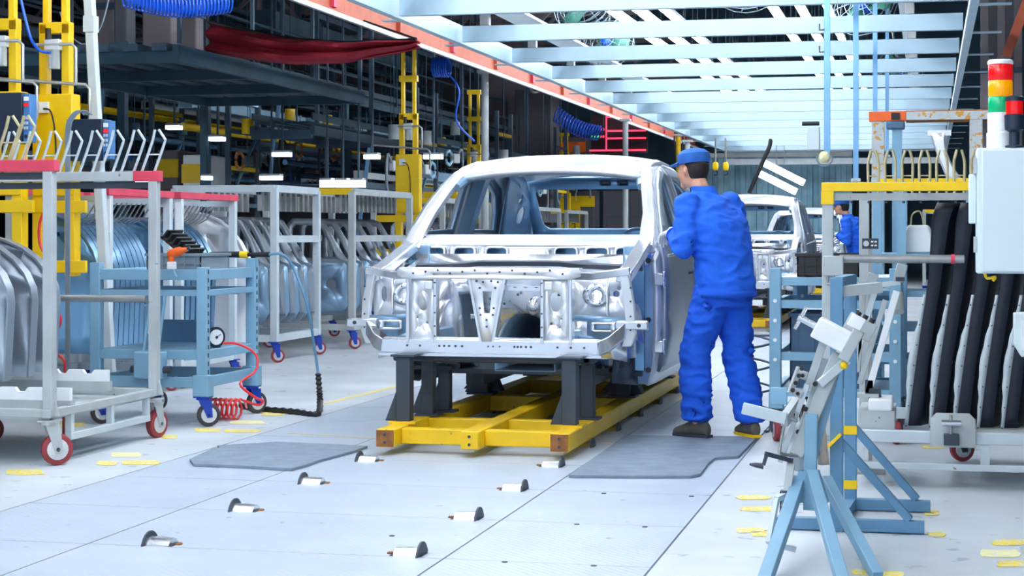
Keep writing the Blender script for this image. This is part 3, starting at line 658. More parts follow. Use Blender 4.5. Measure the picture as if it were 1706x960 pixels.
# ================================================================== BLUE TOOL TROLLEY
bx0, bx1, by0, by1 = -5.42, -4.66, 11.1, 11.98
t = T('tool_trolley', 'pale blue steel tool trolley on blue casters beside the plates', 'trolley', (-5.04, 11.5, 0))
for x, y, zt in ((bx0, by0, 1.08), (bx1, by0, 1.05), (bx0, by1, 1.08), (bx1, by1, 1.10)):
    p = MB().b2((x - .035, y - .035, .2), (x + .035, y + .035, zt)).build('post', 'benchblue', t, bevel=.004)
    if x == bx1:
        for k in range(13): MB().box((x + .036, y - .0, .36 + .055 * k), (.004, .014, .028)).build('slot_hole', 'darksteel', p)
    MB().b2((x - .055, y - .05, .2), (x + .055, y + .05, .34)).build('foot_block', 'benchblue', p, bevel=.004)
for z, hh in ((1.0, .07), (.88, .04), (.47, .06), (.29, .07)):
    for y in (by0, by1): MB().b2((bx0, y - .02, z - hh / 2), (bx1, y + .02, z + hh / 2)).build('side_rail', 'benchblue', t, bevel=.003)
    for x in (bx0, bx1): MB().b2((x - .02, by0, z - hh / 2), (x + .02, by1, z + hh / 2)).build('end_rail', 'benchblue', t, bevel=.003)
MB().b2((bx0, by0, .99), (bx1, by1, 1.003)).build('top_shelf', 'benchblue', t)
MB().b2((bx0, by0, .49), (bx1, by1, .503)).build('lower_shelf', 'benchblue', t)
MB().b2((bx0 + .03, by1 - .02, .5), (bx1 - .3, by1, .66)).build('back_panel', 'standblue', t)
for z in (.82, .86):
    MB().cyl((bx1 - .4, by1 + .02, z), (bx1 - .1, by1 + .02, z), .018, n=10).build('handle_bar', 'tube_steel', t) if z > .85 else None
for x, y, yw in ((bx1, by0, 2.1), (bx1, by1, 2.5), (bx0, by0, 2.2), (bx0, by1, 2.4)): caster(t, x, y, .078, 'caster_blue', 'dark_tyre', .198, yw, .045)
# drawbar leaning on the trolley
t = T('tow_bar', 'pale blue folding tow bar at the front of the tool trolley', 'tow bar', (-5.05, 10.95, 0))
for dx in (-.04, .06): MB().bar((-4.99 + dx, 10.98, .48), (-4.96 + dx, 11.04, .87), .014).build('bar', 'benchblue', t)
for z in (.62, .8): MB().bar((-5.03, 11.0, z), (-4.92, 11.0, z), .012).build('rung', 'benchblue', t)
MB().b2((-5.08, 10.93, .32), (-4.89, 11.05, .5)).build('hinge_box', 'benchblue', t, bevel=.01)
MB().cyl((-5.12, 10.99, .38), (-4.84, 10.99, .38), .025, n=12).build('pivot', 'darksteel', t)
# things on the tool trolley
def crate(name, label, a, b, m='crate', cat='crate', ribs=5, grp=None):
    cx, cy = (a[0] + b[0]) / 2, (a[1] + b[1]) / 2
    t = T(name, label, cat, (cx, cy, a[2]), grp); th = .008
    s = MB(); s.b2(a, (b[0], b[1], a[2] + th)); s.b2(a, (a[0] + th, b[1], b[2])); s.b2((b[0] - th, a[1], a[2]), b); s.b2(a, (b[0], a[1] + th, b[2])); s.b2((a[0], b[1] - th, a[2]), b); s.build('shell', m, t)
    r = MB(); e = .012
    r.b2((a[0] - e, a[1] - e, b[2] - .02), (b[0] + e, a[1] + .004, b[2])); r.b2((a[0] - e, b[1] - .004, b[2] - .02), (b[0] + e, b[1] + e, b[2])); r.b2((a[0] - e, a[1], b[2] - .02), (a[0] + .004, b[1], b[2])); r.b2((b[0] - .004, a[1], b[2] - .02), (b[0] + e, b[1], b[2])); r.build('rim', m, t, bevel=.002)
    for k in range(ribs):
        x = a[0] + (k + .5) * (b[0] - a[0]) / ribs; MB().b2((x - .006, a[1] - .008, a[2]), (x + .006, a[1], b[2] - .02)).build('rib', m, t)
    MB().b2((a[0], a[1] - .007, (a[2] + b[2]) / 2 - .006), (b[0], a[1], (a[2] + b[2]) / 2 + .006)).build('band', m, t)
    return t
crate('parts_crate', 'grey plastic crate on top of the blue tool trolley', (-5.13, 11.25, 1.004), (-4.74, 11.75, 1.14))
t = T('lid_box', 'black ribbed tray tipped up on the grey crate', 'tray', (-4.95, 11.4, 1.14))
M_ = Matrix.Rotation(R(38), 3, 'Y')
for k in range(6): MB().box(V((-4.93, 11.4, 1.205)) + M_ @ V((-.1 + .04 * k, 0, 0)), (.012, .26, .075), M=M_).build('rib', 'black', t)
MB().box(V((-4.93, 11.4, 1.205)) + M_ @ V((0, 0, -.03)), (.24, .26, .012), M=M_).build('base', 'black', t)
t = T('pistol_tool', 'orange pistol-grip power tool hanging at the trolley edge', 'power tool', (-4.73, 11.03, 1.0))
p0 = at(292, 436, 11.02)
MB().tube([p0 + V((-.03, 0, 0)), p0 + V((-.025, 0, .06))], [.022, .026], 10).build('grip', 'orange', t)
MB().lathe(p0 + V((-.05, 0, .045)), (1, 0, .28), [(0, .02), (.02, .03), (.09, .03), (.11, .018), (.14, .014)], 14).build('body', 'orange', t)
MB().cyl(p0 + V((.08, 0, .085)), p0 + V((.105, 0, .092)), .011, n=10).build('chuck', 'darksteel', t)
MB().box(p0 + V((-.025, 0, -.025)), (.05, .05, .05)).build('battery', 'white', t, bevel=.005)
MB().bar(p0 + V((-.02, 0, -.045)), p0 + V((0.005, 0, -.1)), .022, .012).build('hook', 'benchblue', t)
for k in range(3):
    t = T('white_tray', 'small white tray, %s of three on the tool trolley' % ['nearest', 'middle', 'farthest'][k], 'tray', (-4.7, 11.35 + .17 * k, 1.004), 'white trays')
    x, y = -4.69, 11.33 + .17 * k
    MB().b2((x - .05, y, 1.004), (x + .035, y + .12, 1.012)).build('base', 'white', t)
    for dx in (-.05, .031): MB().b2((x + dx, y, 1.012), (x + dx + .004, y + .12, 1.028)).build('side', 'white', t)
t = T('pressure_gauge', 'round white-faced gauge in a dark blue body on the lower shelf', 'gauge', (-4.72, 11.4, .503))
p0 = V((-4.70, 11.38, .575)); d = V((.8, -.6, 0))
MB().lathe(p0 - d * .12, d, [(0, .05), (.03, .06), (.12, .066), (.15, .07)], 20).build('body', 'navy', t)
MB().cyl(p0 + d * .03, p0 + d * .034, .052, n=22).build('dial', 'white', t)
MB().bar(p0 + d * .036, p0 + d * .036 + V((.02, .026, .02)), .006, .003).build('needle', 'black', t)
MB().cyl(p0 + d * .034, p0 + d * .04, .01, n=10).build('hub', 'darksteel', t)
for k, sx_ in enumerate((-.1, .02)): MB().b2(p0 + V((sx_ - .02, -.02, -.072)), p0 + V((sx_ + .02, .02, -.05))).build('foot', 'navy', t)
# red hose: shelf to floor, then a coil
pts = [at(372, 572, 11.3), at(395, 573, 11.35), at(420, 585, 11.4), at(429, 600, 11.4), at(424, 620, 11.35), at(400, 640, 11.2), at(425, 662, 11.1), at(438, 668, 11.1), at(430, 675, 11.1), at(408, 668, 11.1)]
base = gr(376, 700); 
for k in range(60):
    a = k * 2 * math.pi / 9; pts.append(base + V((.10 - .004 * k + .0, .02 + .085 * math.cos(a) * 1.3, .075 + .068 * math.sin(a))))
tag(MB().tube(spl(pts[:10], 5) + pts[10:], .0085, 7).build('air_hose', 'red_hose'), 'red coiled air hose from the tool trolley down to the floor', 'hose')
# black torque tool with cable arcing to the floor
t = T('nut_runner', 'black handled tool with yellow band on the tool trolley', 'power tool', at(400, 430, 11.8))
a, b = at(350, 432, 11.95), at(413, 428, 11.95)
a.z = b.z = 1.125
MB().cyl(a, a + (b - a) * .8, .018, .024, n=12).build('handle', 'black', t); MB().cyl(a + (b - a) * .8, b, .025, n=12).build('yellow_band', 'yellow', t)
MB().cyl(b, b + V((.16, 0, 0)), .014, .02, n=10).build('connector', 'black', t)
e = b + V((.16, 0, 0))
MB().tube(spl([e, e + V((.1, 0, .0)), at(490, 450, 12.0), at(512, 510, 12.0), at(524, 580, 12.1), at(530, 622, 12.1)], 6), .010, 7).build('cable', 'standblue', t)
t = T('cable_sleeve', 'black ribbed cable sleeve trailing over the floor', 'cable sleeve', gr(500, 690))
pp = spl([at(530, 622, 12.1), at(532, 650, 12.1), at(533, 668, 12.1), gr(528, 690, .02), gr(490, 686, .02), gr(440, 682, .02), gr(400, 676, .02)], 8)
MB().tube(pp, [.016 + .009 * (i % 2) for i in range(len(pp))], 8).build('sleeve', 'black', t)

# ================================================================== PANEL RACKS with pink top rails (left)
def curved_panel(name, loc, label, m='panelblue', w=.40, h=1.0, grp=None):
    """upright body panel across the line, with quarter-round shoulder and ribs"""
    x0, y0, z0 = loc; p = T(name, label, 'car panel', loc, grp)
    o = [(0, 0), (w, 0), (w, h * .52)] + [(w * .08 + w * .92 * math.cos(R(a)), h * .52 + h * .48 * math.sin(R(a))) for a in range(12, 91, 13)] + [(0, h)]
    fn = lambda x, z: (x0 + x, y0 + .05 * math.sin(z * 3), z0 + z)
    MB().plate(o, [circ(w * .5, h * .72, .022), circ(w * .3, h * .85, .016)], fn, [w * .3, w * .6], [h * k / 8 for k in range(1, 8)]).build('skin', m, p, solid=.01)
    e = [(w, 0)] + o[2:-1]; q = MB()
    q.loft([[V(fn(x, z)) + V((.006, -.04, .004)), V(fn(x, z)) + V((.006, .04, .004)), V(fn(x, z)) + V((-.006, .04, -.004)), V(fn(x, z)) + V((-.006, -.04, -.004))] for x, z in e]); q.build('flange', m, p)
    return p
def pink_rack(X, ya, yb, label, ztop=1.56, w=.8, n=9, kind='inner wing'):
    t = T('panel_rack', label, 'rack', (X - w / 2, (ya + yb) / 2, 0))
    for x in (X, X - w):
        for y in (ya, yb): MB().b2((x - .03, y - .03, .16), (x + .03, y + .03, ztop)).build('post', 'racklight', t, bevel=.003)
        r = MB().b2((x - .035, ya - .05, ztop), (x + .035, yb + .05, ztop + .055)).build('top_rail', 'pink', t, bevel=.003)
        MB().b2((x - .025, ya, .16), (x + .025, yb, .22)).build('base_rail', 'racklight', t)
        MB().cyl((x, ya, .95), (x, yb, .95), .02, n=10).build('side_tube', 'tube_steel', t)
    for y in (ya, yb): MB().b2((X - w, y - .025, .16), (X, y + .025, .22)).build('base_crossbar', 'racklight', t)
    for y in (ya, yb): MB().b2((X - w, y - .025, ztop - .05), (X, y + .025, ztop)).build('top_crossbar', 'racklight', t)
    k = int((yb - ya) / .09)
    for i in range(k):
        y = ya + .05 + .09 * i; m = MB()
        m.tube([(X - .12, y, ztop - .05), (X - .2, y + .02, ztop - .16), (X - .28, y + .02, ztop - .2)], .007, 5); m.build('rack_hook', 'tube_steel', t)
    for x in (X, X - w):
        for y in (ya, yb): caster(t, x, y, .06, 'caster_blue', 'red_tyre', .16, 2.2)
    MB().b2((X - .02, ya - .04, ztop - .28), (X + .04, ya - .03, ztop - .03)).build('card_holder', 'white', t)
    return t
for k, y in enumerate((9.42, 9.7, 9.98)):
    curved_panel('wing_pressing', (-5.78, y, .43), ['grey rounded panel in the fork trolley, nearest', 'grey rounded panel in the fork trolley, middle one', 'grey rounded panel in the fork trolley, farthest'][k], 'doorsteel', .62, .84, 'rounded panels in the trolley')
xr = -6.0
yA, yB, yC, yD = max(12.47, atx(130, 305, xr).y), atx(284, 314, xr).y, atx(292, 312, xr).y, atx(388, 320, xr).y
pink_rack(xr, yA, yB - .05, 'panel rack with pink top rails behind the fork trolley')
pink_rack(xr, yC + .08, yD, 'panel rack with pink top rails behind the tool trolley')
n = 10
for k in range(n):
    curved_panel('wing_pressing', (xr - .62, yA + .12 + (yB - yA - .3) * k / (n - 1), .36), 'curved blue-grey panel in the first pink-railed rack, %s from the front' % ORD[k], 'panelblue', .48, 1.07, 'panels in the first pink rack')
n = 9
for k in range(n):
    curved_panel('wing_pressing', (xr - .62, yC + .2 + (yD - yC - .35) * k / (n - 1), .36), 'curved blue-grey panel in the second pink-railed rack, %s from the front' % ORD[k], 'panelblue', .48, 1.05, 'panels in the second pink rack')
# pale outer panel beyond
curved_panel('wing_pressing', (-6.62, yD + .5, .0), 'large pale quarter-round panel at the end of the pink racks', 'bodywhite', .62, 1.47)
# ------------------------------------------------------------------ door racks
def car_door(x0, y0, z0, label=None, grp=None):
    t = T('car_door', label, 'car door', (x0, y0, z0), grp); w, h = .78, 1.08
    out = [(0, .06), (.1, 0), (w - .06, 0), (w, .1), (w, .58), (w - .05, .62), (w * .55, h - .03), (w * .45, h), (.06, h), (0, h - .06)]
    win = [(.07, .64), (w - .16, .64), (w * .5, h - .08), (.1, h - .06), (.06, h - .1)]
    fn = lambda x, z: (x0 + x, y0 + .10 * math.sin(max(0, .62 - z) * 3.2) * .6 + .22 * max(0, z - .6), z0 + z)
    MB().plate(out, [win], fn, [.2, .4, .6], [.1, .2, .3, .4, .5, .58, .7, .85]).build('skin', 'doorsteel', t, solid=.045)
    MB().plate([(x * .9 + .04, z * .92 + .03) for x, z in out[:6]] + [(.04, .6)], [circ(.3, .3, .09), circ(.55, .35, .06), circ(.2, .48, .04)], lambda x, z: (x0 + x, y0 - .045 + .12 * math.sin(max(0, .62 - z) * 3) * .5, z0 + z)).build('inner_panel', 'innersteel', t, solid=.01)
    MB().tube([fn(.64 + .06 * k, .52) for k in range(3)], .014, 6).build('handle', 'darksteel', t)
    return t
def box_rack(X, ya, yb, label, m='racklight', ztop=1.72, w=1.05, yel=False, loc=None):
    t = T('door_rack', label, 'rack', (X, ya, 0))
    for x in (X, X - w):
        for y in (ya, yb): MB().b2((x - .035, y - .035, .2), (x + .035, y + .035, ztop)).build('post', m, t, bevel=.003)
        for z in (ztop, .24, 1.22): MB().b2((x - .03, ya, z - .035), (x + .03, yb, z + .035)).build('side_rail', m, t)
    for y in (ya, yb):
        for z in (ztop, .24): MB().b2((X - w, y - .03, z - .035), (X, y + .03, z + .035)).build('crossbar', 'yellow' if yel and y == ya and z > 1 else m, t)
    for k in range(int((yb - ya) / .16)):
        y = ya + .08 + .16 * k
        MB().b2((X - w * .7, y - .03, ztop - .22), (X - w * .7 + .05, y + .03, ztop - .03)).build('hanger', 'tube_steel', t); MB().b2((X - .2, y - .03, ztop - .22), (X - .15, y + .03, ztop - .03)).build('hanger', 'tube_steel', t)
    for x in (X - w * .7 + .02, X - .18): MB().b2((x - .015, ya, ztop - .06), (x + .015, yb, ztop - .03)).build('hanger_rail', 'darksteel', t)
    for x in (X, X - w):
        for y in (ya, yb): caster(t, x, y, .07, 'caster_blue', 'red_tyre', .205, 2.1)
    return t
yE, yF = 16.75, 18.0
rackD = box_rack(-6.28, yE, yF, 'pale grey door rack on blue casters, nearer of the two left of the car')
for k in range(5): d0 = car_door(-7.16 + .03 * k, yE + .2 + .21 * k, .36, 'grey car door in the nearer door rack, %s from the front' % ORD[k], 'doors in the nearer rack')
rackE = box_rack(-6.2, 18.95, 21.2, 'grey door rack with a yellow front bar beside the car', 'rackgrey', 1.74, 1.0, True)
for k in range(6): car_door(-7.06 + .03 * k, 19.15 + .33 * k, .36, 'grey car door in the yellow-barred rack, %s from the front' % ORD[k], 'doors in the yellow-barred rack')
for k, (x, y) in enumerate([(-6.6, 24.2), (-6.9, 28.2), (-7.1, 32.5), (-7.4, 37)]):
    dup(rackE, (x, y, 0), ['grey rack seen through the windscreen, left end', 'grey rack behind the car at mid distance', 'grey rack far behind the car roof line', 'farthest grey rack on the left of the line'][k])
    for j in range(4):
        q = copy_tree(d0); q.location = (x - .86, y + .3 + .4 * j, .36); q['label'] = 'grey car door in a distant rack behind the car'; q['group'] = 'doors in distant racks'

# ================================================================== YELLOW LIFT COLUMNS
def lift_column(loc, label, grp=None, h=3.75, detail=True):
    t = T('lift_column', label, 'column', loc); X, Y, _ = loc
    for s in (-1, 1): MB().cyl((X + s * .075, Y, h), (X + s * .075, Y, 9.85), .012, n=6).build('hanger_rod', 'dark_beam', t)
    for s in (-1, 1):
        MB().b2((X + s * .13 - .04, Y - .05, .96), (X + s * .13 + .04, Y + .05, 1.62)).build('leg', 'yellow', t, bevel=.004)
        MB().b2((X + s * .09 - .03, Y - .04, 2.28), (X + s * .09 + .03, Y + .04, 2.82)).build('mast', 'yellow', t, bevel=.004)
        MB().b2((X + s * .075 - .022, Y - .03, 2.82), (X + s * .075 + .022, Y + .03, h)).build('upper_mast', 'yellow', t, bevel=.004)
    MB().b2((X - .16, Y - .07, 1.55), (X + .16, Y + .07, 2.3)).build('gear_box', 'yellow', t, bevel=.008)
    for z in (2.79, 3.28, h): MB().b2((X - .12, Y - .04, z - .04), (X + .12, Y + .04, z + .04)).build('cross_plate', 'yellow', t)
    for z in (1.03, 1.47): MB().b2((X - .42, Y - .06, z - .045), (X + .26, Y - .02, z + .045)).build('cross_arm', 'yellow', t, bevel=.004)
    g = MB().b2((X - .05, Y - .1, 2.62), (X + .07, Y - .04, 2.7)).build('regulator', 'wheel_white', t, bevel=.006)
    MB().cyl((X + .03, Y - .09, 2.48), (X + .03, Y - .09, 2.62), .042, n=12).build('bowl', 'glass', g)
    MB().cyl((X - .02, Y - .09, 2.7), (X - .02, Y - .09, 2.78), .022, n=10).build('knob', 'black', g)
    m = MB(); m.tube([(X - .12, Y - .09, 2.66), (X + .17, Y - .09, 2.66), (X + .2, Y - .09, 2.63), (X + .2, Y - .09, 2.36)], .013, 7); m.tube([(X - .45, Y - .09, 2.42), (X + .28, Y - .09, 2.36), (X + .31, Y - .09, 2.33), (X + .31, Y - .09, 2.1)], .013, 7); m.build('air_pipe', 'tube_steel', t)
    MB().b2((X - .1, Y - .1, 2.16), (X - .02, Y - .072, 2.24)).build('socket', 'white', t)
    MB().tube(spl([(X - .05, Y - .105, 2.19), (X + .02, Y - .12, 2.16), (X + .05, Y - .11, 1.95), (X + .05, Y - .11, 1.6)], 4), .007, 5).build('power_cord', 'black', t)
    return t
q = at(94, 200, 12.2); c1 = lift_column((q.x, 12.2, 0), 'yellow lift column with regulator, nearest, by the white pole')
q = at(6, 200, 11.9); dup(c1, (q.x, 11.9, 0), 'yellow lift column cut by the left edge of the view')
for k, (u, Y) in enumerate([(681, 22.4), (790, 30.5), (940, 44)]):
    q = at(u, 200, Y); c2 = dup(c1, (q.x, Y, 0), ['yellow lift column left of the car roof', 'yellow lift column above the car roof, second', 'yellow lift column above the car roof, farthest'][k])
    c2.scale = (1, 1, 1)
# control units
def ctrl(p, label, w=.30, h=.36, d=.12):
    t = T('control_unit', label, 'control box', p); x, y, z = p
    MB().b2((x - w, y - d / 2, z), (x, y + d / 2, z + h)).build('case', 'navy', t, bevel=.006)
    f = MB().b2((x, y - d / 2 + .01, z + .01), (x + .055, y + d / 2 - .01, z + h - .01)).build('front_panel', 'panel_face', t, bevel=.006)
    fz = y - d / 2 + .008
    MB().b2((x + .008, fz - .004, z + h - .06), (x + .045, fz, z + h - .03)).build('display', 'white', f); MB().b2((x + .008, fz - .004, z + h - .1), (x + .045, fz, z + h - .075)).build('led_display', 'red_lens', f)
    for i in range(3):
        for j in range(2): MB().b2((x + .008 + .02 * j, fz - .004, z + .1 + .035 * i), (x + .022 + .02 * j, fz, z + .12 + .035 * i)).build('button', 'wheel_white', f)
    MB().cyl((x + .027, fz, z + .05), (x + .027, fz - .008, z + .05), .014, n=12).build('dial', 'navy', f)
    MB().b2((x - w + .02, y + d / 2, z + .05), (x - .05, y + d / 2 + .18, z + .09)).build('mount_arm', 'darksteel', t)
    return t
q = at(44, 240, 11.6); ctrl((q.x, 11.6, q.z), 'dark control unit with blue keypad front, nearest the left edge')
q = at(176, 268, 12.0); ctrl((q.x, 12.0, q.z), 'dark control unit with blue keypad front, beside the white pole', .28, .30)
# cable bundle on the second unit
t = T('cable_bundle', 'grey cable bundle looped over the dark control unit', 'cables')
q = at(130, 192, 11.8)
for k in range(4): MB().tube(spl([q + V((.05 + .02 * k, 0, -.0)), q + V((0 + .015 * k, -.02, .03)), q + V((-.07 + .012 * k, -.03, -.05)), q + V((-.085 + .012 * k, -.03, -.2)), q + V((-.08 + .01 * k, -.03, -.34)), V((q.x - .08 + .01 * k, q.y - .03, .006))], 4), .006, 5).build('cable', 'grey_hose', t)
# white slanting pole
a, b = at(148, -20, 12.33), at(160, 196, 12.33); d = (b - a); b2_ = a + d * (a.z / -d.z)
t = T('service_pole', 'white square service pole beside the nearest yellow column', 'pole', b2_)
MB().bar(b2_, a, .07).build('pole', 'racklight', t, bevel=.006); MB().box(a + d * .28, (.085, .085, .12)).build('sleeve', 'racklight', t)
MB().b2(b2_ + V((-.07, -.07, 0)), b2_ + V((.07, .07, .015))).build('foot', 'racklight', t)
# cables near the pole
tag(MB().tube(spl([at(182, -5, 12.4), at(170, 40, 12.4), at(152, 66, 12.4), at(135, 73, 12.4), at(112, 52, 12.3), at(100, 20, 12.3)], 5), .006, 5).build('cable', 'grey_hose'), 'thin grey cable looping past the white pole', 'cable')
tag(MB().tube(spl([at(35, 0, 11.9), at(42, 30, 11.9), at(52, 65, 11.9), at(66, 84, 12.0), at(84, 88, 12.0)], 5), .011, 6).build('air_hose', 'blue_hose'), 'blue hose curving down to the nearest yellow column', 'hose')
# coiled hoses
def coil(p, q, r, n, m, label, rt=.012, droop=0, per=14):
    p, q = V(p), V(q); d = (q - p).normalized(); a = d.orthogonal().normalized(); b = d.cross(a); pts = []
    for i in range(n * per + 1):
        t = i / (n * per); ang = 2 * math.pi * i / per
        pts.append(p + (q - p) * t + (a * math.cos(ang) + b * math.sin(ang)) * r + V((0, 0, -droop * math.sin(math.pi * t))))
    t = T('coiled_hose', label, 'coiled hose', p); MB().tube(pts, rt, 5).build('coil', m, t)
    for e in (pts[0], pts[-1]): MB().cyl(e, V((e.x, e.y, 9.85)), .007, n=5).build('hanger_wire', 'dark_beam', t)
    return t
coil(at(205, -8, 12.6), at(384, 2, 13.2), .085, 30, 'blue_hose', 'bright blue coiled hose hanging across the top left', .008, .06)
coil(at(722, 112, 24), at(748, 112, 24), .13, 7, 'blue_hose', 'blue coiled hose hanging left of the third yellow column', .014, 0)
tag(MB().tube(spl([at(742, 118, 24), at(765, 150, 24), at(760, 200, 24), at(790, 235, 24.5)], 6), .014, 6).build('air_hose', 'blue_hose'), 'blue hose dropping beside the third yellow column', 'hose')
coil(at(926, 190, 40), at(1000, 222, 40), .17, 16, 'blue_hose', 'blue coiled hose in front of the red display board', .02, .1)
coil(at(1125, 240, 42), at(1140, 240, 42), .35, 3, 'black', 'black coiled cable hanging near the end of the orange beam', .02, 0)
# ================================================================== WORKER
def remesh(o, vox, it=6):
    q = o.modifiers.new('r', 'REMESH'); q.mode = 'VOXEL'; q.voxel_size = vox; q.use_smooth_shade = True
    q = o.modifiers.new('s', 'SMOOTH'); q.iterations = it; q.factor = .5
    return bake(o)
from mathutils import noise
def folds(o, amp, sc):
    for v in o.data.vertices:
        p = V((v.co.x * sc, v.co.y * sc, v.co.z * sc * 1.9)); n = noise.noise(p) + .5 * noise.noise(p * 2.3)
        v.co += v.normal * amp * (abs(n) * -1.4 + .3)
def make_worker():
    """stands at the origin; faces f, leaning over the door"""
    f = V((-.80, .60, 0)); r = V((.60, .80, 0)); up = V((0, 0, 1))
    P = lambda a, b, z: f * a + r * b + up * z           # forward, right, up
    t = T('person', 'worker in blue jacket, trousers and cap working at the car door', 'person')
    hip = P(0, 0, .95); neck = P(.16, 0, 1.50); head = P(.27, .0, 1.655)
    LS, RS = P(.12, -.19, 1.43), P(.12, .19, 1.43)
    LE, RE = P(.06, -.29, 1.17), P(.12, .30, 1.15)
    LH, RH = P(.25, -.19, 1.265), P(.34, .16, 1.20)
    LHp, RHp = P(.0, -.09, .92), P(-.0, .09, .92)
    LK, RK = P(.13, -.125, .50), P(.0, .13, .50)
    LA, RA = P(.09, -.13, .09), P(-.10, .14, .09)
    def ring(c, w, d, n=20): return [c + r * (w * math.cos(2 * math.pi * i / n)) + f * (d * math.sin(2 * math.pi * i / n)) for i in range(n)]
    # body (skin): one continuous figure
    m = MB()
    m.loft([ring(P(0, 0, .86), .14, .1), ring(P(.02, 0, 1.05), .125, .09), ring(P(.08, 0, 1.28), .15, .1), ring(P(.13, 0, 1.42), .16, .085), ring(neck, .06, .055)])
    m.caps(neck - up * .03, P(.21, 0, 1.575), .056, .054)
    m.loft([ring(P(.235 + .01, 0, 1.545), .035, .05), ring(P(.26, 0, 1.57), .06, .075), ring(P(.27, 0, 1.62), .071, .092), ring(P(.262, 0, 1.68), .076, .098), ring(P(.255, 0, 1.73), .068, .088), ring(P(.25, 0, 1.765), .035, .045)])
    # face: nose, brow, chin, lips, ears
    m.caps(P(.355, 0, 1.66), P(.378, 0, 1.625), .010, .014); m.ball(P(.335, 0, 1.562), .026); m.caps(P(.348, -.03, 1.672), P(.348, .03, 1.672), .012)
    m.caps(P(.352, -.018, 1.596), P(.352, .018, 1.596), .009)
    for s in (-1, 1): m.ball(P(.25, s * .078, 1.645), (.018, .018, .03)); m.ball(P(.33, s * .045, 1.625), .02)
    for a, b, c, d_ in ((LS, LE, LH, -1), (RS, RE, RH, 1)):
        m.caps(a, b, .05, .04); m.caps(b, c, .04, .028); m.ball(c, .03)
    for a, b, c in ((LHp, LK, LA), (RHp, RK, RA)): m.caps(a, b, .08, .055); m.caps(b, c, .055, .04)
    bd = remesh(m.build('body', 'skin', t), .009, 4)
    for s in (-1, 1):
        e = MB().ball(P(.343, s * .032, 1.652), .011).build('eye', 'white', bd); MB().ball(P(.353, s * .032, 1.65), .005).build('iris', 'black', bd)
    # hair under the cap
    m = MB(); m.loft([ring(P(.215, 0, 1.60), .06, .05), ring(P(.225, 0, 1.65), .078, .075), ring(P(.235, 0, 1.70), .080, .09)]); remesh(m.build('hair', 'hair', t), .008, 3)
    # jacket
    m = MB()
    m.loft([ring(P(-.02, 0, .87), .205, .165), ring(P(-.02, 0, .95), .205, .17), ring(P(-.0, 0, 1.06), .20, .165), ring(P(.02, 0, 1.2), .215, .165), ring(P(.055, 0, 1.33), .225, .155), ring(P(.10, 0, 1.42), .215, .13), ring(P(.14, 0, 1.485), .13, .095), ring(P(.165, 0, 1.525), .075, .075)])
    for a, b, c in ((LS, LE, LH), (RS, RE, RH)):
        cc = b + (c - b) * .80
        m.caps(a, b, .088, .07); m.caps(b, cc, .07, .054)
    jk = remesh(m.build('jacket', 'cloth_blue', t), .011, 7); folds(jk, .022, 5.5)
    m = MB(); m.loft([ring(P(.155, 0, 1.50), .085, .085), ring(P(.175, 0, 1.55), .074, .078), ring(P(.175, 0, 1.552), .066, .07), ring(P(.155, 0, 1.50), .075, .075)]); m.build('collar', 'cloth_blue', jk)
    m = MB(); m.loft([ring(P(-.02, 0, .865), .208, .168, 28), ring(P(-.02, 0, .905), .21, .172, 28)], cap=False); m.build('hem_band', 'cloth_pants', jk, solid=.006)
    for a, b in ((LE, LH), (RE, RH)): MB().cyl(a + (b - a) * .77, a + (b - a) * .85, .058, .054, 16).build('cuff', 'cloth_pants', jk)
    # trousers
    m = MB(); m.loft([ring(P(-.01, 0, .80), .19, .145), ring(P(-.015, 0, .9), .185, .15), ring(P(-.01, 0, .99), .17, .135)])
    for a, b, c in ((LHp, LK, LA), (RHp, RK, RA)):
        m.caps(a - up * .02, b, .118, .098); m.cyl(b, c + up * .02, .098, .098, 16); m.ball(b, .1); m.ball(c + up * .035, (.098, .098, .05))
    tr = remesh(m.build('trousers', 'cloth_pants', t), .011, 5); folds(tr, .028, 5.5)
    # cap with brim, tilted
    hd = P(.25, 0, 1.70); ax = (up + f * .12).normalized()
    m = MB(); m.lathe(hd - ax * .005, ax, [(0, .098), (.03, .106), (.06, .102), (.085, .075), (.097, .03), (.1, .005)], 24); cp = m.build('cap', 'cap_blue', t)
    rows = []
    for k in range(3):
        rows.append([hd + f * (.085 + .035 * k) * math.cos(R(a)) + r * (.1 + .0 * k) * math.sin(R(a)) + f * (.02 * k) + up * (.005 - .012 * k) for a in range(-70, 71, 14)])
    MB().grid(rows).build('brim', 'cap_blue', cp, solid=.006)
    # shoes
    for c, tw in ((LA, f * .95 - r * .15), (RA, f * .9 + r * .35)):
        tw = tw.normalized(); sd = tw.cross(up); m = MB()
        g = lambda a, b, z: V((c.x, c.y, 0)) + tw * a + sd * b + up * z
        m.loft([[g(a, w * math.cos(x), max(.012, h * .5 + h * .5 * math.sin(x))) for x in [2 * math.pi * i / 14 for i in range(14)]] for a, w, h in ((-.085, .02, .07), (-.075, .036, .10), (-.02, .042, .12), (.04, .044, .105), (.1, .05, .075), (.15, .045, .06), (.185, .02, .04))])
        sh = m.build('shoe', 'shoe', t, sub=1)
        m = MB(); m.prism([g(a, b, 0) for a, b in ((-.09, -.03), (0, -.043), (.1, -.052), (.17, -.035), (.19, 0), (.17, .035), (.1, .052), (0, .043), (-.09, .03))], up * .018); m.build('sole', 'yellow' if c is RA else 'darksteel', sh)
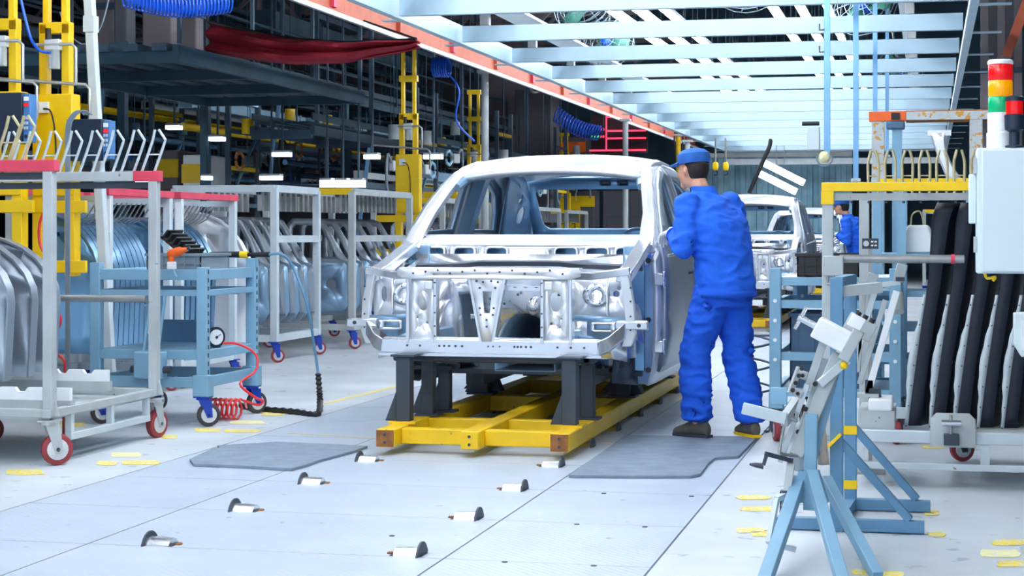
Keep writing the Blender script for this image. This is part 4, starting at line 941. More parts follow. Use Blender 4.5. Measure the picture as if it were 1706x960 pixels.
    # gloves with five fingers, reaching forward
    for c, el, s in ((LH, LE, -1), (RH, RE, 1)):
        d = (c - el).normalized(); dn = (f * .7 - up * .35 + d * .3).normalized(); sd = dn.cross(up).normalized() ; pm = sd.cross(dn)
        m = MB(); m.caps(c - d * .05, c + d * .01, .034, .031)
        for k in range(4): m.caps(c + d * .005 + sd * (.024 - .016 * k), c + dn * .075 + sd * (.033 - .022 * k), .017, .014)
        for k, ln in enumerate((.033, .04, .037, .028)):
            a0 = c + dn * .075 + sd * (.033 - .022 * k); a1 = a0 + (dn * .9 - pm * .35) * ln; a2 = a1 + (dn * .5 - pm * .85) * ln * .8; a3 = a2 + (dn * .1 - pm * 1) * ln * .55
            m.caps(a0, a1, .0105, .0098); m.caps(a1, a2, .0098, .009); m.caps(a2, a3, .009, .008)
        th0 = c + dn * .02 - sd * s * .03; m.caps(th0, th0 + dn * .03 - sd * s * .022 - pm * .01, .013, .0115); m.caps(th0 + dn * .03 - sd * s * .022 - pm * .01, th0 + dn * .062 - sd * s * .018 - pm * .02, .0115, .009)
        remesh(m.build('glove', 'glove', t), .004, 2)
    return t
wk = make_worker(); wk.location = (-1.24, 11.14, .0168)
dup(wk, (-.98, 26.2, 0), 'distant worker in pale blue cap and jacket behind the yellow-topped rack', R(18))

# ================================================================== RIGHT: FORK RACK with black panels
XA = -.5; XB = 1.6; Y0, Y1 = 9.25, 10.45
t = T('black_panel_rack', 'grey rack with yellow top beam holding black panels at the right', 'rack', (.6, 9.8, 0))
for x, y, zt in ((XA, Y0, 1.5), (XB, Y0, 1.5), (XA + .14, Y1, 1.5), (XB, Y1, 1.5)):
    MB().b2((x - .028, y - .028, .25), (x + .028, y + .028, zt)).build('post', 'rackgrey', t, bevel=.003)
b = MB().b2((XA - .03, Y0 - .035, 1.485), (XB, Y0 + .035, 1.53)).build('top_beam', 'yellow', t, bevel=.003)
MB().b2((XA - .032, Y0 - .034, 1.42), (XA + .03, Y0 + .034, 1.487)).build('beam_end', 'yellow', b)
MB().b2((XA + .03, Y0 - .02, 1.44), (XB, Y0 + .02, 1.475)).build('under_rail', 'tube_steel', b)
for k in range(24): MB().cyl((XA + .12 + .085 * k, Y0, 1.435), (XA + .12 + .085 * k, Y0, 1.425), .008, n=6).build('bolt', 'darksteel', b)
MB().b2((XA + .14, Y1 - .03, 1.46), (XB, Y1 + .03, 1.5)).build('rear_beam', 'rackgrey', t)
for k in range(16):
    x = XA + .19 + .095 * k; m = MB()
    for s in (-1, 1): m.tube(spl([(x + s * .026, Y1 - .0, 1.5), (x + s * .03, Y1, 1.66), (x + s * .022, Y1, 1.71), (x + s * .012, Y1, 1.745)], 3), .008, 6)
    m.tube([(x - .03, Y1, 1.6), (x + .03, Y1, 1.6)], .004, 5); m.build('prong_fork', 'fork', t)
c = MB().cyl((XA + .06, Y0 - .03, 1.145), (.17, Y0 - .03, 1.145), .021, n=14).build('cross_tube', 'tube_steel', t)
MB().cyl((.105, Y0 - .03, 1.145), (.125, Y0 - .03, 1.145), .024, n=14).build('red_band', 'pink', c)
MB().b2((XA - .02, Y0 - .08, 1.06), (XA + .08, Y0 - .02, 1.16)).build('tube_bracket', 'rackgrey', t, bevel=.004)
MB().tube([(XA - .0, Y0 - .06, 1.10), (XA - .0, Y0 - .06, 1.02), (XA + .16, Y0 - .06, 1.02), (XA + .2, Y0 - .06, 1.02)], .008, 6).build('latch_rod', 'tube_steel', t)
# base
zt = .255
MB().b2((XA + .13, Y0 - .03, zt - .03), (XB, Y0 + .03, zt + .03)).build('base_rail', 'racklight', t, bevel=.004)
MB().b2((XA + .13, Y0 - .025, .09), (XB, Y0 + .025, .125)).build('lower_rail', 'racklight', t, bevel=.004)
MB().b2((XA + .13, Y1 - .03, zt - .03), (XB, Y1 + .03, zt + .03)).build('base_rail', 'racklight', t)
for x in (XA + .16, .27, .75, 1.3): MB().b2((x - .022, Y0 - .022, .12), (x + .022, Y0 + .022, zt - .03)).build('strut', 'racklight', t)
for x in (XA + .13, XB): MB().b2((x - .03, Y0, zt - .03), (x + .03, Y1, zt + .03)).build('side_rail', 'racklight', t)
MB().b2((XA + .15, Y0 + .04, zt + .02), (-.17, Y0 + .5, zt + .12)).build('support_block', 'rackgrey', t)
MB().b2((XA + .2, Y0 + .03, zt + .12), (-.18, Y0 + .3, zt + .18)).build('foam_pad', 'white', t, bevel=.01)
MB().b2((0, Y0 + .1, zt + .02), (XB, Y1, zt + .03)).build('deck', 'rackgrey', t)
lp = MB(); q = at(1584, 730, Y0 - .04)
lp.plate([(-.1, 0), (.12, 0), (.12, .14), (.09, .17), (-.07, .17), (-.1, .14)], [], lambda x, z: (q.x + x, Y0 - .045, .21 + z)); lp = lp.build('latch_plate', 'rackgrey', t, solid=.02, bevel=.003)
MB().b2((q.x - .035, Y0 - .1, .225), (q.x + .04, Y0 - .05, .28)).build('latch_body', 'darksteel', lp, bevel=.004)
MB().cyl((q.x - .045, Y0 - .09, .335), (q.x + .05, Y0 - .09, .335), .016, n=12).build('latch_bolt', 'chrome', lp)
MB().cyl((q.x, Y0 - .08, .28), (q.x, Y0 - .08, .375), .008, n=8).build('latch_pin', 'tube_steel', lp)
for x in (.15, 1.3): caster(t, x, Y1 - .1, .07, 'darksteel', 'red_tyre', .225, 2)
caster(t, 1.3, Y0 + .1, .07, 'darksteel', 'red_tyre', .225, 2)
# black panels: long strips bowed at the top, steel flange along the front edge
def black_panel(k):
    x0 = -.085 + .118 * k; yf = Y0 + .15
    p = T('sill_pressing', 'glossy black curved panel in the right-hand rack, number %s from the left' % ['one', 'two', 'three', 'four', 'five', 'six', 'seven', 'eight', 'nine'][k], 'car panel', (x0, yf, .3), 'black panels in the rack')
    rows = []; fl_ = []
    for i in range(23):
        s = i / 22; z = .292 + 1.135 * s
        lean = .13 * s + .04 * s * s - .17 * max(0, s - .62) ** 1.3
        x = x0 - .02 + lean
        tw = 1 + .25 * max(0, s - .7) / .3; nar = 1 if s < .9 else 1 - ((s - .9) / .1) ** 2 * .75
        pr = [(0, 0), (.06, .025), (.095, .12), (.125, .3), (.145, .5)]
        rows.append([(x + a * tw * (1 + .5 * max(0, s - .6)) + (.03 * (1 - nar)), yf + b * nar, z) for a, b in pr])
        wv_ = .017 + .006 * (1 if (i // 2) % 2 else 0); ext = .018 if 4 <= i <= 9 else 0
        if i <= 13: fl_.append([(x, yf, z), (x - (wv_ + ext) * (1 - .6 * max(0, s - .3)), yf - .006, z)])
    MB().grid(rows).build('skin', 'black_panel', p, solid=.008)
    g = MB().grid(fl_).build('flange', 'racklight', p, solid=.006)
    for i in range(0, 14, 2):
        z = fl_[i][0][2]; MB().cyl((fl_[i][0][0] - .01, yf - .008, z), (fl_[i][0][0] - .01, yf - .012, z), .004, n=7).build('flange_hole', 'darksteel', g)
for k in range(7): black_panel(k)
# ------------------------------------------------------------------ control cabinet with signal lamps
yc = 7.05
a, b = at(1628, 456, yc), at(1628, 246, yc)
t = T('control_cabinet', 'pale grey electrical cabinet on a post at the right edge', 'cabinet', (a.x + .3, yc + .12, 0))
x0 = a.x; x1 = x0 + .44
MB().b2((x0, yc + .03, a.z), (x1, yc + .26, b.z)).build('case', 'cabinet', t, bevel=.004)
d = MB().b2((x0 + .016, yc, a.z + .006), (x1 - .01, yc + .028, b.z - .006)).build('door', 'cabinet', t, bevel=.006)
MB().b2((x1 - .06, yc - .02, a.z + .2), (x1 - .035, yc, a.z + .3)).build('handle', 'darksteel', d)
for z in (a.z + .08, a.z + .38): MB().b2((x0 - .012, yc + .03, z), (x0, yc + .07, z + .06)).build('hinge', 'rackgrey', t)
MB().b2((x0 - .03, yc + .06, a.z + .19), (x0, yc + .1, a.z + .38)).build('cable_gland', 'cabinet', t, bevel=.006)
MB().b2((x1 - .16, yc + .26, 0), (x1 - .06, yc + .36, b.z)).build('post', 'rackgrey', t)
MB().b2((x1 - .26, yc + .16, 0), (x1 + .04, yc + .46, .015)).build('foot_plate', 'rackgrey', t)
MB().tube(spl([(x0 + .03, yc + .1, a.z), (x0 + .04, yc + .1, a.z - .02), (x0 + .07, yc + .1, a.z - .015), (x0 + .06, yc + .1, a.z - .03)], 4), .006, 5).build('cable_tie', 'yellow', t)
q = at(1667, 246, yc + .12); z0 = b.z
t = T('signal_tower', 'signal lamp tower with red, amber and green lenses on the cabinet', 'signal lamp', (q.x, yc + .14, z0))
o = V((q.x, yc + .14, z0)); rr = .051
MB().lathe(o, (0, 0, 1), [(0, rr * 1.02), (.06, rr * 1.02), (.064, rr * .95), (.135, rr * .95), (.14, rr * .9)], 24).build('base', 'white', t)
z = .14
for nm, m_ in (('green_lens', 'green_lens'), ('amber_lens', 'amber_lens'), ('red_lens', 'red_lens')):
    pr = []; n_ = 5
    MB().lathe(o + V((0, 0, z)), (0, 0, 1), [(0, rr * .86), (.003, rr * .9), (.058, rr * .9), (.061, rr * .86)], 24).build(nm, m_, t)
    z += .062
MB().lathe(o + V((0, 0, z)), (0, 0, 1), [(0, rr * .95), (.012, rr * .95), (.018, rr * .85)], 24).build('cap', 'white', t)
q = at(1690, 246, yc + .06); o = V((q.x, yc + .06, z0))
t = T('beacon_lamp', 'small red beacon with dark blue housing on the cabinet', 'signal lamp', o)
MB().lathe(o, (0, 0, 1), [(0, .035), (.008, .035), (.012, .02), (.06, .02), (.07, .036)], 18).build('stem', 'navy', t)
MB().lathe(o + V((0, 0, .07)), (0, 0, 1), [(0, .036), (.055, .038), (.058, .03)], 18).build('housing', 'navy', t)
MB().lathe(o + V((0, 0, .128)), (0, 0, 1), [(0, .032), (.05, .032)], 20).build('red_lens', 'red_lens', t)
MB().lathe(o + V((0, 0, .178)), (0, 0, 1), [(0, .035), (.015, .035), (.02, .028)], 18).build('cap', 'navy', t)
# pale box at the right edge lower down
q = at(1690, 595, 8.2)
t = T('junction_box', 'pale green junction box at the right edge before the black panels', 'junction box', (q.x + .1, 8.3, 0))
MB().prism([(q.x, 8.2, q.z + .05), (q.x + .03, 8.2, q.z), (q.x + .4, 8.2, q.z), (q.x + .4, 8.2, q.z + .22), (q.x, 8.2, q.z + .19)], (0, .14, 0)).build('case', 'cabinet', t, bevel=.004)
MB().b2((q.x + .03, 8.185, q.z + .03), (q.x + .35, 8.2, q.z + .16)).build('cover', 'white', t)
MB().b2((q.x + .25, 8.34, 0), (q.x + .31, 8.40, q.z + .2)).build('post', 'rackgrey', t); MB().b2((q.x + .18, 8.28, 0), (q.x + .38, 8.48, .015)).build('foot_plate', 'rackgrey', t)

# ================================================================== BLUE WORK BENCH at the right, behind the fixtures
hx0, hx1, hy0, hy1 = -.92, -.2, 11.15, 12.1
t = T('work_bench', 'blue steel work bench with crates standing right of the worker', 'bench', (-.56, 11.6, 0))
for x, y in ((hx0, hy0), (hx1, hy0), (hx0 + .1, hy1), (hx1, hy1)):
    p = MB().b2((x - .035, y - .035, .2), (x + .035, y + .035, 1.06 if y == hy0 else 1.0)).build('post', 'benchblue', t, bevel=.004)
    for k in range(4): MB().cyl((x - .0, y - .036, .5 + .12 * k), (x, y - .04, .5 + .12 * k), .012, n=8).build('bolt', 'white', p)
for z, h_ in ((.98, .05), (.84, .05), (.52, .05), (.3, .05)):
    for y in (hy0, hy1): MB().b2((hx0, y - .02, z - h_ / 2), (hx1, y + .02, z + h_ / 2)).build('rail', 'benchblue', t)
    for x in (hx0, hx1): MB().b2((x - .02, hy0, z - h_ / 2), (x + .02, hy1, z + h_ / 2)).build('end_rail', 'benchblue', t)
MB().b2((hx0, hy0, .99), (hx1, hy1, 1.003)).build('top_shelf', 'white', t)
MB().b2((hx0, hy0, .30), (hx1, hy1, .31)).build('lower_shelf', 'benchblue', t)
MB().b2((hx0 - .038, hy0 - .05, .2), (hx0 + .05, hy0 + .05, .3)).build('foot_block', 'benchblue', t, bevel=.004)
for x, y in ((hx0 + .0, hy0), (hx1, hy0), (hx0 + .1, hy1), (hx1, hy1)): caster(t, x, y, .07, 'darksteel', 'red_tyre', .195, .25)
crate('parts_crate', 'blue-grey plastic crate low on the right-hand work bench', (-.84, 11.25, .3112), (-.36, 11.8, .78), 'crate_blue')
crate('parts_crate', 'black plastic crate on top of the right-hand work bench', (-.80, 11.3, 1.004), (-.42, 11.7, 1.15), 'black')
MB().b2((-.62, 11.288, 1.03), (-.54, 11.29, 1.08)).build('label_card', 'white', bpy.data.objects.get('parts_crate.002'))
# second blue frame stand with trays behind
t = T('tray_stand', 'pale blue tray stand behind the yellow-topped rack', 'stand', (.0, 12.6, 0))
for x in (-.34, -.18, .28):
    for y in (12.3, 12.9): MB().b2((x - .03, y - .03, 0), (x + .03, y + .03, 1.62)).build('post', 'benchblue', t)
for z in (.4, .62, .85, 1.1): MB().b2((-.34, 12.28, z), (.28, 12.92, z + .04)).build('shelf', 'benchblue', t)
MB().b2((-.34, 12.28, 1.58), (.28, 12.34, 1.64)).build('top_bar', 'yellow', t)
t = T('parts_block', 'white wrapped bundle on the blue tray stand', 'bundle', (-.08, 12.5, 1.14))
MB().loft([[(x + .0, y, z) for x, y in ((-.17 + e, 12.36), (.02 - e, 12.36), (.03 - e, 12.6), (-.16 + e, 12.6))] for z, e in ((1.142, 0), (1.2, -.01), (1.28, .01), (1.33, .03))]).build('wrap', 'white', t, bevel=.012)
MB().tube(spl([(-.12, 12.4, 1.32), (-.11, 12.4, 1.40), (-.06, 12.4, 1.42), (-.03, 12.4, 1.33)], 4), .006, 5).build('strap', 'fork', t)
t = T('display_unit', 'small dark sign with white print hanging by the tube', 'sign', at(1450, 406, 9.9))
q = at(1450, 406, 9.75)
MB().box(q, (.085, .02, .055)).build('panel', 'darksteel', t); MB().cyl(q + V((-.022, -.012, 0)), q + V((-.022, -.014, 0)), .016, n=8).build('print_star', 'wheel_white', t)
for k in range(4): MB().box(q + V((.01 + .018 * (k % 2), -.0115, .01 - .02 * (k // 2))), (.012, .002, .008)).build('print_block', 'white', t)
MB().bar(q + V((0, 0, -.027)), V((q.x, q.y, 0)), .02).build('stalk', 'tube_steel', t); MB().box((q.x, q.y, .006), (.15, .15, .012)).build('foot', 'tube_steel', t)

# ================================================================== WELDING FIXTURES at the right front
# A-frame stand carrying a clamp fixture
t = T('clamp_fixture', 'pale blue A-frame stand with tilted clamp fixture, nearest at the right', 'fixture', (-.4, 7.1, 0))
Mh0 = Matrix.Rotation(R(18), 3, 'Y')
J = at(1348, 822, 7.2)
MB().bar(gr(1272, 975), at(1332, 800, 7.2), .05, .045).build('leg', 'benchblue', t, bevel=.003)
MB().bar(gr(1408, 985), at(1352, 790, 7.15), .045, .045).build('leg', 'benchblue', t, bevel=.003)
MB().bar(gr(1462, 962), at(1376, 800, 7.35), .042, .045).build('leg', 'benchblue', t, bevel=.003)
MB().bar(at(1349, 850, 7.18), at(1352, 690, 7.2), .05, .045).build('column', 'benchblue', t, bevel=.003)
MB().prism([at(1318, 838, 7.16), at(1380, 838, 7.16), at(1364, 785, 7.16), at(1330, 785, 7.16)], (0, .05, 0)).build('knee_plate', 'benchblue', t)
sp = [at(1326, 760, 7.2), at(1398, 590, 7.3)]
MB().bar(sp[0], sp[1], .055, .06, up=(0, 1, 0)).build('spine', 'rackgrey', t, bevel=.004)
MB().bar(at(1352, 780, 7.24), at(1398, 600, 7.34), .028, .05, up=(0, 1, 0)).build('spine', 'benchblue', t, bevel=.003)
sw = MB().bar(at(1326, 785, 7.26), at(1385, 600, 7.34), .085, .02, up=(0, 1, 0)).build('spine_plate', 'racklight', t, bevel=.003)
for u, v in ((1330, 720), (1342, 682), (1358, 640)): q = at(u, v, 7.22); MB().cyl(q, q + V((0, .02, 0)), .010, n=10).build('plate_hole', 'black', sw)
for u, v in ((1330, 655), (1338, 625), (1322, 690)):
    q = at(u, v, 7.2); bk = MB().box(q, (.035, .05, .03), M=Mh0).build('stop_block', 'rackgrey', t, bevel=.003); MB().cyl(q + V((0, -.025, 0)), q + V((0, -.032, 0)), .008, n=8).build('bolt', 'black', bk)
MB().bar(at(1300, 770, 7.2), at(1345, 640, 7.2), .02, .03, up=(0, 1, 0)).build('side_plate', 'racklight', t)
# head: white clamp block, tilted
Mh = Matrix.Rotation(R(28), 3, 'Y')
h0 = at(1390, 560, 7.25)
hb = MB().box(h0, (.165, .12, .085), M=Mh).build('clamp_block', 'white', t, bevel=.006)
MB().box(h0 + Mh @ V((.075, 0, .0)), (.045, .13, .13), M=Mh).build('clamp_plate', 'rackgrey', hb, bevel=.004)
MB().cyl(h0 + Mh @ V((-.08, 0, .0)), h0 + Mh @ V((-.16, 0, .0)), .014, n=10).build('spindle', 'chrome', hb)
MB().cyl(h0 + Mh @ V((-.15, 0, -.05)), h0 + Mh @ V((-.15, 0, .05)), .008, n=8).build('tommy_bar', 'chrome', hb)
MB().box(h0 + Mh @ V((.05, .0, .09)), (.06, .06, .05), M=Mh).build('jaw', 'white', hb, bevel=.004)
h1 = at(1433, 545, 7.45)
j2 = MB().box(h1, (.12, .1, .075), M=Mh).build('clamp_block', 'rackgrey', t, bevel=.005)
for k in range(3): MB().cyl(h1 + Mh @ V((-.03 + .03 * k, -.02, .03)), h1 + Mh @ V((-.03 + .03 * k, -.02, .055)), .011, n=8).build('bolt', 'black', j2)
MB().bar(h1, at(1398, 600, 7.35), .04, .04).build('head_arm', 'rackgrey', t)
MB().bar(at(1365, 640, 7.22), at(1412, 600, 7.25), .03, .03).build('head_arm', 'racklight', t)
MB().ball(at(1406, 609, 7.2), .016, 10, 8).build('yellow_knob', 'yellow', t)
MB().bar(at(1375, 560, 7.3), at(1345, 650, 7.3), .03, .03, up=(0, 1, 0)).build('tilt_plate', 'rackgrey', t)
# left arm with plate
MB().bar(at(1237, 680, 7.1), at(1310, 698, 7.1), .025, .045).build('arm', 'racklight', t, bevel=.003)
MB().bar(at(1306, 702, 7.1), at(1328, 670, 7.25), .03, .045).build('arm_return', 'rackgrey', t)
MB().box(at(1298, 660, 7.25), (.065, .02, .068)).build('arm_plate', 'benchblue', t, bevel=.003)
m = MB(); m.bar(at(1316, 655, 7.18), at(1332, 612, 7.2), .02, .02); hp_ = m.build('index_bar', 'rackgrey', t)
for k in range(4): q = at(1321 + 5 * k, 650 - 12 * k, 7.16); MB().cyl(q, q + V((0, -.012, 0)), .009, n=8).build('index_hole', 'black', hp_)
MB().tube(spl([at(1328, 702, 7.15), at(1316, 697, 7.13), at(1308, 705, 7.12), at(1300, 745, 7.12), at(1302, 756, 7.12), at(1330, 760, 7.18)], 4), .007, 6).build('grab_handle', 'tube_steel', t)
a_ = MB().bar(at(1275, 756, 7.1), at(1320, 768, 7.15), .016, .018).build('locator_arm', 'darksteel', t)
MB().bar(at(1278, 756, 7.1), at(1272, 775, 7.1), .014, .014).build('locator_pin', 'darksteel', a_); MB().lathe(at(1272, 777, 7.1), (-1, 0, .12), [(0, .012), (.03, .01), (.055, .004)], 10).build('locator_tip', 'darksteel', a_)
MB().bar(at(1318, 770, 7.17), at(1308, 845, 7.1), .03, .035, up=(0, 1, 0)).build('slide', 'rackgrey', t); MB().box(at(1308, 836, 7.12), (.04, .04, .09)).build('slide_block', 'darksteel', t, bevel=.004)
m = MB(); m.bar(at(1294, 832, 7.05), at(1280, 905, 6.95), .018, .022); m.bar(at(1280, 905, 6.95), at(1326, 916, 6.95), .02, .02); m.bar(at(1294, 832, 7.05), at(1306, 826, 7.1), .02, .02); m.build('hook_arm', 'racklight', t)
# bare sheet hanging (rag)
rows = []
for k in range(8):
    c0 = at(1358 + 2.5 * k, 670 + 15 * k, 7.28); rows.append([c0 + V((-.012 - .004 * k * .6 + .014 * i, .012 * math.sin(i * 1.7 + k * .4), 0)) for i in range(4)])
tag(MB().grid(rows).build('rag', 'rag', solid=.004), 'cream cloth rag hanging on the clamp fixture', 'rag')
# blue upright stand behind
t = T('upright_stand', 'blue steel upright stand with braced feet behind the clamp fixture', 'stand', (-.2, 7.9, 0))
F1, F2 = gr(1540, 888), gr(1550, 855)
zf = .03
pA, pB = gr(1394, 885), gr(1417, 850)
for p_, top_v in ((pA, 455), (pB, 455)):
    MB().bar(V((p_.x, p_.y, 0)), V((p_.x, p_.y, 1.08)), .055).build('upright', 'standblue', t, bevel=.003)
for p_, fe in ((pA, F1), (pB, F2)):
    MB().bar(V((p_.x - (.28 if p_ is pA else 0), p_.y, zf)), V((fe.x, p_.y, zf)), .05, .05).build('foot', 'standblue', t, bevel=.003)
    MB().bar(V((p_.x, p_.y, .40)), V((fe.x - .06, p_.y, .06)), .035, .045, up=(0, 1, 0)).build('brace', 'standblue', t, bevel=.003)
MB().bar(V((pA.x, pA.y, zf)), V((pB.x, pB.y, zf)), .05, .05).build('tie', 'standblue', t); MB().bar(V((pA.x, pA.y, 1.06)), V((pB.x, pB.y, 1.06)), .05, .05).build('tie', 'standblue', t)
MB().bar(V((pA.x - .1, pA.y - .04, .30)), V((pA.x + .02, pA.y - .04, .42)), .012, .05, up=(0, 1, 0)).build('yellow_stripe', 'yellow', t)
MB().b2((pB.x - .03, pB.y - .03, .35), (pB.x + .03, pB.y + .03, .39)).build('yellow_band', 'yellow', t); MB().b2((pB.x - .03, pB.y - .03, .10), (pB.x + .03, pB.y + .03, .14)).build('yellow_band', 'yellow', t)
for z, y_ in ((.20, -.05), (.26, -.06)): MB().box((pA.x - .12, pA.y + y_ - .02, z), (.06, .05, .05)).build('weight', 'rust' if False else 'crate', t)
MB().bar(V((pA.x - .02, pA.y, 1.02)), V((pA.x + .18, pA.y + .1, 1.04)), .045, .045).build('stub_arm', 'rackgrey', t)
# tilted rail fixture further back (white rails)
t = T('rail_fixture', 'tilted white rail fixture between the blue stand and black panels', 'fixture', (-.25, 9.42, .436))
yR = 9.42
for (u0, v0), (u1, v1), w_, m_ in (((1446, 655), (1494, 485), .035, 'white'), ((1432, 640), (1475, 500), .028, 'rackgrey'), ((1422, 610), (1462, 470), .03, 'racklight'), ((1430, 620), (1440, 480), .02, 'rackgrey')):
    MB().bar(at(u0, v0, yR), at(u1, v1, yR), w_, .04, up=(0, 1, 0)).build('rail', m_, t, bevel=.003)
q = at(1458, 655, yR); MB().box(q, (.06, .05, .05)).build('rail_shoe', 'darksteel', t)
for u, v in ((1452, 470), (1500, 455)):
    q = at(u, v, yR); bk = MB().box(q, (.055, .05, .09), M=Matrix.Rotation(R(14), 3, 'Y')).build('end_clamp', 'rackgrey', t, bevel=.004); MB().box(q + V((0, -.03, -.03)), (.045, .02, .02)).build('clamp_jaw', 'darksteel', bk)
MB().bar(at(1445, 478, yR), at(1500, 470, yR), .03, .025).build('cross_bar', 'racklight', t)
MB().cyl(at(1496, 490, yR + .1), at(1497, 520, yR + .05), .03, n=14).build('air_cylinder', 'rackgrey', t)
q = at(1448, 655, yR)
MB().b2((q.x - .08, yR - .06, .437), (q.x + .05, yR + .06, .452)).build('base_plate', 'rackgrey', t)
MB().b2((q.x - .02, yR - .02, .45), (q.x + .02, yR + .02, .52)).build('base_stub', 'darksteel', t)
# grey coiled air line by the worker
pts = []
for i in range(40):
    a_ = i * 2 * math.pi / 12; c0 = V((-1.12, 11.75, .02)); pts.append(c0 + V((.13 * math.cos(a_), .05 * math.sin(a_), .10 + .0125 * i + .0 * a_)))
hx = [V((-.98, 11.55, .012)), V((-1.0, 11.5, .03))]
tag(MB().tube(spl([V((-1.02, 11.55, .012)), V((-1.0, 11.65, .012)), pts[0]], 4)[:-1] + pts + [V((-.97, 11.6, .62))], .008, 6).build('air_hose', 'grey_hose'), 'grey coiled air line between the worker and the blue bench', 'hose')

# ================================================================== HANGING ITEMS at the right
def hang(u, Y, vt, vb, w, m, nm, label):
    p, q = at(u, vt, Y), at(u, vb, Y); t = T(nm, label, 'pole', q); p = V((q.x, Y, 10)) if vt < 0 else V((q.x, Y, p.z))
    MB().b2((q.x - w / 2, Y - w / 2, q.z), (q.x + w / 2, Y + w / 2, p.z)).build('pole', m, t); return t, q
t, q = hang(1378, 15, -10, 262, .05, 'panelblue', 'drop_pole', 'grey drop pole with switch box and yellow bulb lamp')
MB().b2((q.x - .16, 14.94, at(1370, 250, 15).z), (q.x - .06, 15.06, at(1370, 212, 15).z)).build('switch_box', 'cabinet', t, bevel=.006)
for z in (at(0, 85, 15).z, at(0, 118, 15).z): MB().tube([(q.x - .02, 14.97, z), (q.x - .06, 14.97, z), (q.x - .06, 14.97, z + .05)], .007, 5).build('cable_hook', 'darksteel', t)
MB().cyl((q.x - .06, 14.95, at(0, 225, 15).z), (q.x - .2, 14.95, at(0, 225, 15).z), .018, n=8).build('push_button', 'black', t)
MB().ball((q.x - .02, 14.97, q.z), .05, 14, 10).build('bulb', 'pale_paint', t)
MB().tube([(q.x - .02 + .065 * math.cos(R(a)), 14.97, q.z - .0 + .075 * math.sin(R(a))) for a in range(-200, 21, 15)], .006, 5).build('lamp_guard', 'wire', t)
for u, Y, vb, lab in ((1426, 17.5, 300, 'thin grey drop pole right of the switch box'), (1458, 21, 300, 'thin grey drop pole beside the rusty gantry'), (1478, 26, 260, 'thinnest grey drop pole beyond the rusty gantry')):
    t, q = hang(u, Y, -10, vb, .05, 'panelblue', 'drop_pole', lab); MB().box((q.x, Y, q.z), (.09, .09, .03)).build('end_plate', 'rackgrey', t)
# rusty gantry
yg = 13.4; zt = at(1500, 193, yg).z
t = T('rusty_gantry', 'white and rust-orange gantry frame behind the right-hand rack', 'gantry', (.3, yg, 0))
xa = at(1463, 200, yg).x; xb = at(1626, 200, yg).x
MB().b2((xa - .06, yg - .05, zt - .035), (xb + .15, yg + .05, zt + .025)).build('top_beam', 'frame_rust', t, bevel=.003)
MB().b2((xa - .065, yg - .055, zt - .04), (xa + .2, yg + .055, zt + .03)).build('orange_end', 'orange', t, bevel=.003)
for x in (xa, xb): MB().b2((x - .045, yg - .045, 0), (x + .045, yg + .045, zt)).build('post', 'frame_rust', t, bevel=.003)
zz = at(0, 216, yg).z; MB().cyl((xa + .2, yg + .02, zz), (xb + .2, yg + .02, zz), .045, n=14).build('rusty_pipe', 'rust', t)
p = MB().b2((xa + .06, yg - .06, at(0, 235, yg).z), (xa + .19, yg + .06, zt - .04)).build('sensor_box', 'crate_blue', t, bevel=.012); q_ = (xa + .125, yg - .062, at(0, 216, yg).z)
MB().box(q_, (.06, .01, .05)).build('sensor_window', 'black', p)
MB().b2((xa + .1, yg - .03, .5), (xa + .17, yg + .03, at(0, 235, yg).z)).build('sensor_stem', 'benchblue', t)
# curved white bracket piece hanging in the gantry
q = at(1566, 222, 12.9)
t = T('pillar_pressing', 'white pressed pillar panel hanging over the yellow-topped rack', 'car panel', (q.x, 12.9, 1.5))
rows = []
for k in range(8):
    v_ = 222 + 11.5 * k; c0 = at(1563 + (k ** 1.8) * .9, v_, 12.9); wv_ = [.1, .085, .07, .065, .065, .07, .08, .1][k]
    rows.append([c0 + V((-wv_ * .5, 0, 0)), c0 + V((-wv_ * .35, -.035, 0)), c0 + V((wv_ * .35, -.035, 0)), c0 + V((wv_ * .5, 0, 0))])
MB().grid(rows).build('panel', 'bodywhite', t, solid=.01); MB().b2(at(1560, 226, 12.9) + V((-.06, -.02, 0)), at(1560, 222, 12.9) + V((.1, .05, .02))).build('hook_plate', 'white', t)
